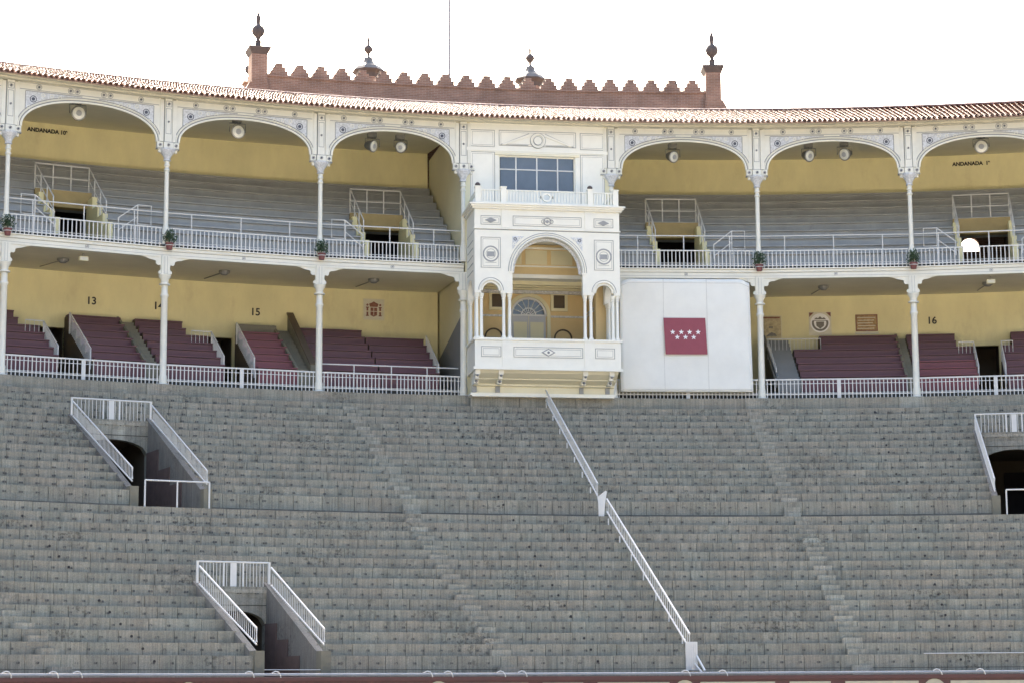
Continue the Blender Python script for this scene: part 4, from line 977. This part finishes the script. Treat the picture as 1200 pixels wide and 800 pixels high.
for s in (-1, 1):
    wf = part('inner_window', MB().frame2(s * 1.2 - .33, s * 1.2 + .33, 16.05, 16.78, .11, 56.93, 57.0), 'palewall', rb); part('inner_pane', MB().box(s * 1.2 - .22, s * 1.2 + .22, 56.96, 56.99, 16.16, 16.67), 'brown', wf)
    part('niche', MB().ring(s * 1.35, 15.0, .30, .36, 56.96, 57.0, 14, 0, pi).box(s * 1.35 - .36, s * 1.35 + .36, 56.98, 57.0, 14.2, 15.0), 'brown', rw)
    part('wall_band', MB().box(min(s * .88, s * 2.3), max(s * .88, s * 2.3), 56.95, 57.0, 15.80, 15.87), 'orn', rw)
    part('balcony_side_panel', MB().box(min(s * 2.42, s * 2.47), max(s * 2.42, s * 2.47), 54.86, 54.9, 14.3, 16.5), 'palewall', rb)

# ------------------------------------------------------------------ banner with the red flag
mid, Rm, L = bay(5)
bn = thing('banner', 'large white canvas banner hung over the lower gallery right of the royal box', 'banner', Pp(mid, Rm - .2, 12.66), -mid)
fr = frame(mid, Rm - .19)
mb = MB(); nx, nz = 30, 24; xl, xr = -2.56, 2.40
def bx(u, v):
    x = xl + (xr - xl) * u; x += (-.02 + .10 * u) * (v - .5) * -.6
    top = 16.93 - .16 * max(0, (abs(u - .5) - .43) / .07) ; z = 12.66 + (top - 12.66) * v
    return x, -.03 * sin(9 * u + 3 * v) * (1 - v) - .014 * sin(21 * u - 5 * v) - .012 * sin(14 * v + 4 * u), z
for jz in range(nz + 1):
    for ix in range(nx + 1): mb.v.append(bx(ix / nx, jz / nz))
for jz in range(nz):
    for ix in range(nx):
        k = jz * (nx + 1) + ix; mb.f.append((k, k + 1, k + nx + 2, k + nx + 1))
cl = part('cloth', mb, 'canvas', bn, fr, smooth=True)
sm = cl.modifiers.new('thickness', 'SOLIDIFY'); sm.thickness = .006; sm.offset = 1
for u in (.335, .667):
    sm2 = MB()
    for jz in range(nz):
        (xa, ya, za), (xb, yb, zb_) = bx(u, jz / nz), bx(u, (jz + 1) / nz); sm2.quad((xa - .012, ya - .014, za), (xa + .012, ya - .014, za), (xb + .012, yb - .014, zb_), (xb - .012, yb - .014, zb_))
    part('seam', sm2, 'hem', cl, fr)
for v in (.02, .965):
    sm2 = MB()
    for ix in range(nx):
        (xa, ya, za), (xb, yb, zb_) = bx(ix / nx, v), bx((ix + 1) / nx, v); sm2.quad((xa, ya - .014, za - .014), (xb, yb - .014, zb_ - .014), (xb, yb - .014, zb_ + .014), (xa, ya - .014, za + .014))
    part('hem', sm2, 'hem', cl, fr)
fx0, fx1, fz0, fz1 = -.89, .69, 14.06, 15.43
fl = MB(); 
for jz in range(9):
    for ix in range(9):
        u, v = ix / 8, jz / 8; fl.v.append((fx0 + (fx1 - fx0) * u - .06 * (v - .5), -.075, fz0 + (fz1 - fz0) * v))
for jz in range(8):
    for ix in range(8): k = jz * 9 + ix; fl.f.append((k, k + 1, k + 10, k + 9))
flag = part('flag_field', fl, 'flagred', bn, fr)
flag.modifiers.new('thickness', 'SOLIDIFY').thickness = .004
def star(cx, cz, r): return [(cx + (r if q % 2 == 0 else r * .42) * cos(pi / 2 + pi * q / 5), cz + (r if q % 2 == 0 else r * .42) * sin(pi / 2 + pi * q / 5)) for q in range(10)]
fcx = (fx0 + fx1) / 2
for cx, cz in [(-.48, .09), (-.155, .09), (.155, .09), (.48, .09), (-.31, -.10), (0, -.10), (.31, -.10)]:
    pts = star(fcx + cx, 14.80 + cz, .105); s_ = MB(); 
    for q in range(10): s_.quad((fcx + cx, -.085, 14.80 + cz), (pts[q][0], -.085, pts[q][1]), (pts[(q + 1) % 10][0], -.085, pts[(q + 1) % 10][1]))
    part('star', s_, 'star', flag, fr)
for x in (xl + .05, 0, xr - .05): part('tie_rope', MB().tube([(x, .05, 16.7), (x, .08, 17.0)], .01, 5), 'rail', bn, fr)

# ------------------------------------------------------------------ plaques on the lower rear wall
def plaque(nm, label, ph, z0, z1_, wdt, build):
    fr = frame(ph, 60.2); t = thing(nm, label, 'wall panel', tuple((frame(ph, 60.2, z0)).translation), -ph)
    build(t, fr, z0, z1_, wdt); return t
def arms(t, fr, z0, z1_, wd):
    cz = (z0 + z1_) / 2
    tp = part('tile_field', MB().box(-wd / 2, wd / 2, -.02, 0, z0, z1_), 'tilepanel', t, fr)
    part('border', MB().frame2(-wd / 2, wd / 2, z0, z1_, .03, -.03, -.02), 'palewall', t, fr)
    for sx, sz in ((-1, 1), (1, 1), (-1, -1), (1, -1)):
        part('shield_quarter', MB().box(min(sx * .012, sx * .13), max(sx * .012, sx * .13), -.03, -.02, min(cz - .08 + sz * .012, cz - .08 + sz * .15), max(cz - .08 + sz * .012, cz - .08 + sz * .15)), 'emblem', t, fr)
    part('shield_point', MB().prism([(-.13, cz - .235), (0, cz - .29), (.13, cz - .235)], -.03, -.02), 'emblem', t, fr)
    part('crown', MB().prism([(-.15, cz + .10), (.15, cz + .10), (.19, cz + .22), (.08, cz + .27), (0, cz + .32), (-.08, cz + .27), (-.19, cz + .22)], -.03, -.02), 'emblem', t, fr)
    for s in (-1, 1):
        part('pillar', MB().box(s * .255 - .035, s * .255 + .035, -.03, -.02, cz - .24, cz + .10).box(s * .255 - .06, s * .255 + .06, -.032, -.02, cz + .06, cz + .10).box(s * .255 - .06, s * .255 + .06, -.032, -.02, cz - .27, cz - .23), 'emblem', t, fr)
        part('pillar_crown', MB().disc(s * .255, cz + .18, .045, -.03, -.02, 8), 'emblem', t, fr)
        part('ribbon', MB().box(s * .255 - .085, s * .255 + .085, -.034, -.03, cz - .10, cz - .06), 'palewall', t, fr)
plaque('coat_of_arms_panel', 'cream tile panel with a brown coat of arms on the yellow wall', -.0942, 16.05, 16.91, .86, arms)
def roundel(t, fr, z0, z1_, wd):
    cz = (z0 + z1_) / 2 + .03
    part('tile_field', MB().box(-wd / 2, wd / 2, -.02, 0, z0, z1_), 'tilepanel', t, fr)
    part('disc', MB().disc(0, cz, .39, -.03, -.02, 28), 'star', t, fr)
    part('wreath', MB().ring(0, cz, .25, .33, -.04, -.03, 24, pi * .9, pi * 2.1), 'emblemgrey', t, fr)
    part('shield', MB().prism([(-.16, cz + .05), (-.15, cz - .12), (0, cz - .24), (.15, cz - .12), (.16, cz + .05)], -.04, -.03), 'emblemgrey', t, fr)
    part('crown', MB().prism([(-.24, cz + .14), (.24, cz + .14), (.16, cz + .22), (.08, cz + .19), (0, cz + .27), (-.08, cz + .19), (-.16, cz + .22)], -.04, -.03), 'emblemgrey', t, fr)
    part('scroll', MB().box(-.28, .28, -.04, -.03, cz + .08, cz + .105), 'emblemgrey', t, fr)
    for s in (-1, 1):
        part('corner', MB().prism([(s * .43, z1_ - .02), (s * .24, z1_ - .02), (s * .43, z1_ - .2)][::-s], -.03, -.02), 'emblem', t, fr)
plaque('round_emblem_panel', 'white panel with a round dark crowned emblem on the yellow wall', .2048, 15.66, 16.61, .90, roundel)
def inscribed(t, fr, z0, z1_, wd, dense=True):
    part('tile_field', MB().box(-wd / 2, wd / 2, -.02, 0, z0, z1_), 'plaque' if dense else 'faded', t, fr)
    part('border', MB().frame2(-wd / 2, wd / 2, z0, z1_, .04, -.028, -.02), 'emblem' if dense else 'palewall', t, fr)
    if dense:
        for q in range(5): part('painted_band', MB().box(-wd * .42 + .03 * (q % 2), wd * .40 - .05 * (q % 3), -.024, -.02, z1_ - .14 - q * .11, z1_ - .11 - q * .11), 'tilepanel', t, fr)
        part('foot_panel', MB().box(-wd / 2 - .03, wd / 2 + .03, -.02, 0, z0 - .12, z0 - .02).disc(0, z0 - .06, .07, -.03, -.02, 10), 'tilepanel', t, fr)
    else:
        part('painted_band', MB().box(-wd * .45, wd * .40, -.024, -.02, z1_ - .12, z1_ - .06), 'emblem', t, fr)
        part('painted_band', MB().box(-.1, .06, -.024, -.02, (z0 + z1_) / 2 - .03, (z0 + z1_) / 2 + .03), 'emblemgrey', t, fr)
        part('painted_band', MB().prism([(-.22, z0 + .12), (.22, z0 + .12), (.16, z0 + .22), (0, z0 + .28), (-.12, z0 + .20)], -.024, -.02), 'emblemgrey', t, fr)
plaque('inscribed_panel', 'ochre tile panel with rows of faded painting, right of the round emblem', .2356, 15.80, 16.48, .88, lambda *a_: inscribed(*a_, True))
plaque('faded_panel', 'faded cream tile panel half behind the column right of the banner', .1722, 15.53, 16.49, .86, lambda *a_: inscribed(*a_, False))

# ------------------------------------------------------------------ floodlights
def floodlight(label, ph, z, face, R=55.5, r=.27):
    t = thing('floodlight', label, 'floodlight', Pp(ph, R, z), -ph, 'floodlights hung under the upper arches')
    yaw_, tilt = face
    m = frame(ph, R, z) @ Matrix.Rotation(yaw_, 4, 'Z') @ Matrix.Rotation(tilt, 4, 'X')
    rot = m @ Matrix.Rotation(pi / 2, 4, 'X')     # lathe axis along -y
    part('housing', MB().lathe([(.05, -.34), (.12, -.32), (.17, -.22), (r * .82, -.06), (r, .0), (r, .04), (r * .93, .05)], 18), 'lamp', t, rot, smooth=True)
    gl = part('glass', MB().lathe([(r * .92, .0), (r * .90, .045), (r * .5, .07), (.01, .078)], 18), 'glass', t, rot, smooth=True)
    part('reflector_core', MB().lathe([(r * .42, .066), (r * .36, .085), (.01, .088)], 12), 'softline', gl, rot)
    f0 = frame(ph, R, z)
    part('bracket', MB().tube([(-r - .03, .08, 0), (-r - .03, .10, r + .06), (r + .03, .10, r + .06), (r + .03, .08, 0)], .018, 5).tube([(0, .1, r + .06), (0, .1, r + .26)], .03), 'lamp', t, f0)
    part('ballast_box', MB().box(-.16, .16, .05, .32, r + .12, r + .30), 'lamp', t, f0)
floodlight('round floodlight with a pale glass face under the leftmost arch', -.3109, 22.10, (0, .12))
floodlight('round floodlight with a pale glass face under the second arch from the left', -.2043, 22.02, (.1, .12))
floodlight('floodlight turned left, first of the pair left of the royal box', -.1119, 21.86, (.75, .25), r=.24)
floodlight('floodlight turned right, second of the pair left of the royal box', -.0924, 21.88, (-.6, .3), r=.22)
floodlight('floodlight turned left under the arch right of the royal box', .0974, 21.87, (.6, .3), r=.24)
floodlight('floodlight turned left, first of the pair under the second arch right of the royal box', .1918, 21.90, (.6, .3), r=.24)
floodlight('floodlight turned right, second of the pair under the second arch right of the royal box', .2165, 21.94, (-.7, .35), r=.25)
floodlight('round floodlight with a pale glass face at the far right, above the painted word', .3098, 22.08, (-.05, .12))
# ceiling lamps of the lower gallery
def ceil_lamp(label, ph, R, sz=1.0):
    zc = 16.99 + (R - 54.98) * .05; t = thing('ceiling_lamp', label, 'lamp', Pp(ph, R, zc), -ph, 'ceiling lamps of the lower gallery')
    f0 = frame(ph, R, zc)
    part('base_plate', MB().lathe([(.20 * sz, -.10), (.22 * sz, -.05), (.20 * sz, .03)], 14), 'lamp', t, f0); part('bowl', MB().lathe([(.02, -.17), (.11 * sz, -.16), (.16 * sz, -.11), (.17 * sz, -.095)], 14), 'greydado', t, f0)
    part('conduit', MB().tube([(0, .2 * sz, -.03), (-.25, 2.2, .075)], .022, 5), 'lamp', t, f0)
ceil_lamp('small round ceiling lamp over the leftmost lower bay', -.3110, 57.0); ceil_lamp('small round ceiling lamp over the second lower bay', -.2055, 57.0)
ceil_lamp('small round ceiling lamp above the coat of arms panel', -.1053, 57.0); ceil_lamp('small round ceiling lamp above the round emblem panel', .2020, 57.0)
ceil_lamp('small round ceiling lamp over the lower bay at the right edge', .3122, 57.0)
for lb, ph in (('box lamp hanging behind the beam of the leftmost lower bay', -.3060), ('box lamp hanging behind the beam at the right edge', .3122)):
    t = thing('beam_lamp', lb, 'lamp', Pp(ph, 55.35, 16.8), -ph, 'box lamps behind the beam'); f0 = frame(ph, 55.35, 16.72)
    part('housing', MB().box(-.16, .16, -.08, .10, 0, .16), 'palewall', t, f0); part('glass', MB().box(-.13, .13, -.095, -.08, .02, .13), 'glass', t, f0); part('stem', MB().box(-.02, .02, -.02, .02, .16, .32), 'lamp', t, f0)

# ------------------------------------------------------------------ flower pots on the upper railing
def pot(label, ph, dz=0):
    t = thing('flower_pot', label, 'flower pot', Pp(ph, 54.66, 17.24 + dz), -ph, 'flower pots at the upper railing'); f0 = frame(ph, 54.66, 17.24 + dz)
    part('pot', MB().lathe([(.10, 0), (.13, .18), (.155, .19), (.155, .24), (.13, .24)], 12), 'pot', t, f0, smooth=True)
    part('holder', MB().ring(0, 0, .145, .16, -.01, .01, 14).xf(Matrix.Translation((0, 0, .15)) @ Matrix.Rotation(pi / 2, 4, 'X')).box(-.015, .015, .17, .30, .13, .16), 'rail', t, f0)
    lf = MB()
    for q in range(260):
        th = random.uniform(0, 2 * pi); el = random.uniform(-.5, 1.35); rr = random.uniform(.08, .29)
        c = Vector((rr * cos(th) * cos(el), rr * .8 * sin(th) * cos(el), .40 + .34 * sin(el) * rr / .27)); a_ = Vector((random.gauss(0, 1), random.gauss(0, 1), random.gauss(0, 1))).normalized(); b_ = a_.orthogonal().normalized()
        s_ = random.uniform(.04, .07); lf.quad(c - a_ * s_, c + b_ * s_ * .5, c + a_ * s_, c - b_ * s_ * .5)
    part('plant', lf, 'leaf', t, f0, stuff=True); part('stem', MB().tube([(0, 0, .28), (.02, .01, .5)], .02, 5).tube([(0, 0, .28), (-.05, .02, .45)], .015, 5), 'leaf', t, f0)
pot('red flower pot with a dark plant at the left edge of the upper railing', -.3590)
pot('red flower pot with a dark plant on the second column from the left', -.2530)
pot('red flower pot with a dark plant on the third column from the left', -.1500)
pot('red flower pot with a dark plant above the banner\'s right end', .1535)
pot('red flower pot with a dark plant on the rightmost column', .2595)

# ------------------------------------------------------------------ brick parapet with battlements behind the roof
RB = 67.0
bw = thing('brick_parapet', 'red brick wall with stepped battlements and tall corner piers behind the roof', 'wall', Pp(0, RB, 0))
PE = .1495
part('wall', MB().arc(-PE, PE, RB, RB + .6, 0, 27.74, 30), 'brick', bw)
part('string_course', MB().arc(-PE, PE, RB - .05, RB, 27.62, 27.70, 30), 'brick', bw)
nm_ = 21; step = 2 * (PE * RB - .45) / nm_
mer = MB()
for hw_, z0, z1_ in ((.36, 0, .16), (.25, .16, .32), (.14, .32, .48)): mer.box(-hw_, hw_, 0, .5, z0, z1_)
mm_ = mk(mer, 'brick', name='merlon')
mt_ = mk(MB().box(-.37, -.25, -.015, .5, .16, .18).box(.25, .37, -.015, .5, .16, .18).box(-.26, -.14, -.015, .5, .32, .34).box(.14, .26, -.015, .5, .32, .34).box(-.16, .16, -.015, .5, .48, .50), 'finial', name='merlon_coping')
for q in range(nm_):
    ph = (-PE * RB + .45 + step * (q + .5)) / RB
    m_ = part('merlon', mm_, 'brick', bw, frame(ph, RB + .05, 27.74)); part('merlon_coping', mt_, 'finial', m_, frame(ph, RB + .05, 27.742))
def finial_mb(s=1.0):
    return MB().lathe([(.17, 0), (.17, .06), (.13, .09), (.13, .30), (.16, .33), (.09, .38), (.085, .46), (.13, .53), (.24, .64), (.29, .80), (.24, .96), (.13, 1.05), (.085, 1.10), (.085, 1.2), (.105, 1.28), (.105, 1.36), (.08, 1.48), (.03, 1.62)], 16)
fin = mk(finial_mb(), 'finial', True, 'finial')
for s in (-1, 1):
    f0 = frame(s * PE, RB - .02)
    p_ = part('pier', MB().box(-.34, .34, -.1, .7, 20, 28.55), 'brick', bw, f0)
    part('pier_skirt', MB().hexa([(-.95 if s < 0 else -.4, -.08, 26.3), (.95 if s > 0 else .4, -.08, 26.3), (.95 if s > 0 else .4, .9, 26.3), (-.95 if s < 0 else -.4, .9, 26.3), (-.4, -.08, 27.30), (.4, -.08, 27.30), (.4, .9, 27.30), (-.4, .9, 27.30)]), 'brick', p_, f0)
    part('pier_cap', MB().hexa([(-.34, -.1, 28.55), (.34, -.1, 28.55), (.34, .7, 28.55), (-.34, .7, 28.55), (-.47, -.23, 28.80), (.47, -.23, 28.80), (.47, .83, 28.80), (-.47, .83, 28.80)]).box(-.47, .47, -.23, .83, 28.80, 28.87), 'finial', p_, f0)
    part('finial', fin, 'finial', p_, f0 @ Matrix.Translation((0, .3, 28.87)))
# slate capped turrets and rear finials
def turret(label, ph, zoff=0):
    R = 72.0; t = thing('slate_turret', label, 'turret', Pp(ph, R, 0), -ph, 'slate capped turrets behind the battlements'); f0 = frame(ph, R, 29.30 + zoff) @ Matrix.Rotation(pi / 8, 4, 'Z')
    part('shaft', MB().lathe([(.52, -29), (.52, .15)], 8), 'brick', t, f0)
    part('eaves', MB().lathe([(.50, -.08), (.58, .16), (.74, .28), (.75, .33)], 8), 'finial', t, f0)
    part('cap', MB().lathe([(.75, .33), (.60, .50), (.34, .66), (.24, .78), (.20, .95), (.10, 1.02), (.04, 1.06)], 8), 'slate', t, f0)
    part('finial', MB().lathe([(.06, 1.0), (.055, 1.16), (.12, 1.22), (.21, 1.34), (.21, 1.42), (.12, 1.54), (.055, 1.58), (.055, 1.68), (.06, 1.78), (.02, 2.02)], 14), 'finial', t, f0, smooth=True)
turret('slate capped turret with a ball finial, left one behind the battlements', -.0662); turret('slate capped turret with a ball finial, right one behind the battlements', .0385, -.08)
def rear_finial(label, ph, z, s):
    R = 72.5; t = thing('rear_finial', label, 'finial', Pp(ph, R, 0), -ph, 'smaller ball finials behind the corner piers'); f0 = frame(ph, R, z)
    part('pedestal', MB().box(-.24, .24, -.24, .24, -z, 0).box(-.32, .32, -.32, .32, -.08, 0), 'brick', t, f0)
    part('finial', fin, 'finial', t, f0 @ Matrix.Diagonal((s, s, s, 1)))
rear_finial('smaller ball finial half hidden by the left corner pier', -.1405, 28.85, .78); rear_finial('smaller ball finial between the battlements near the right corner pier', .1335, 28.62, .74)
t = thing('flagpole', 'thin bare flagpole rising into the white sky behind the battlements', 'flagpole', Pp(-.0215, 68.5, 0)); part('pole', MB().lathe([(.07, 0), (.06, 30), (.05, 36)], 8, *Pp(-.0215, 68.5, 0)), 'pole', t); part('truck', MB().lathe([(.01, 36), (.07, 36.05), (.07, 36.12), (.01, 36.18)], 8, *Pp(-.0215, 68.5, 0)), 'steel', t)
part('tower_core', MB().arc(-PE, PE, 71.0, 74, 0, 27.2, 12), 'brick', bw)
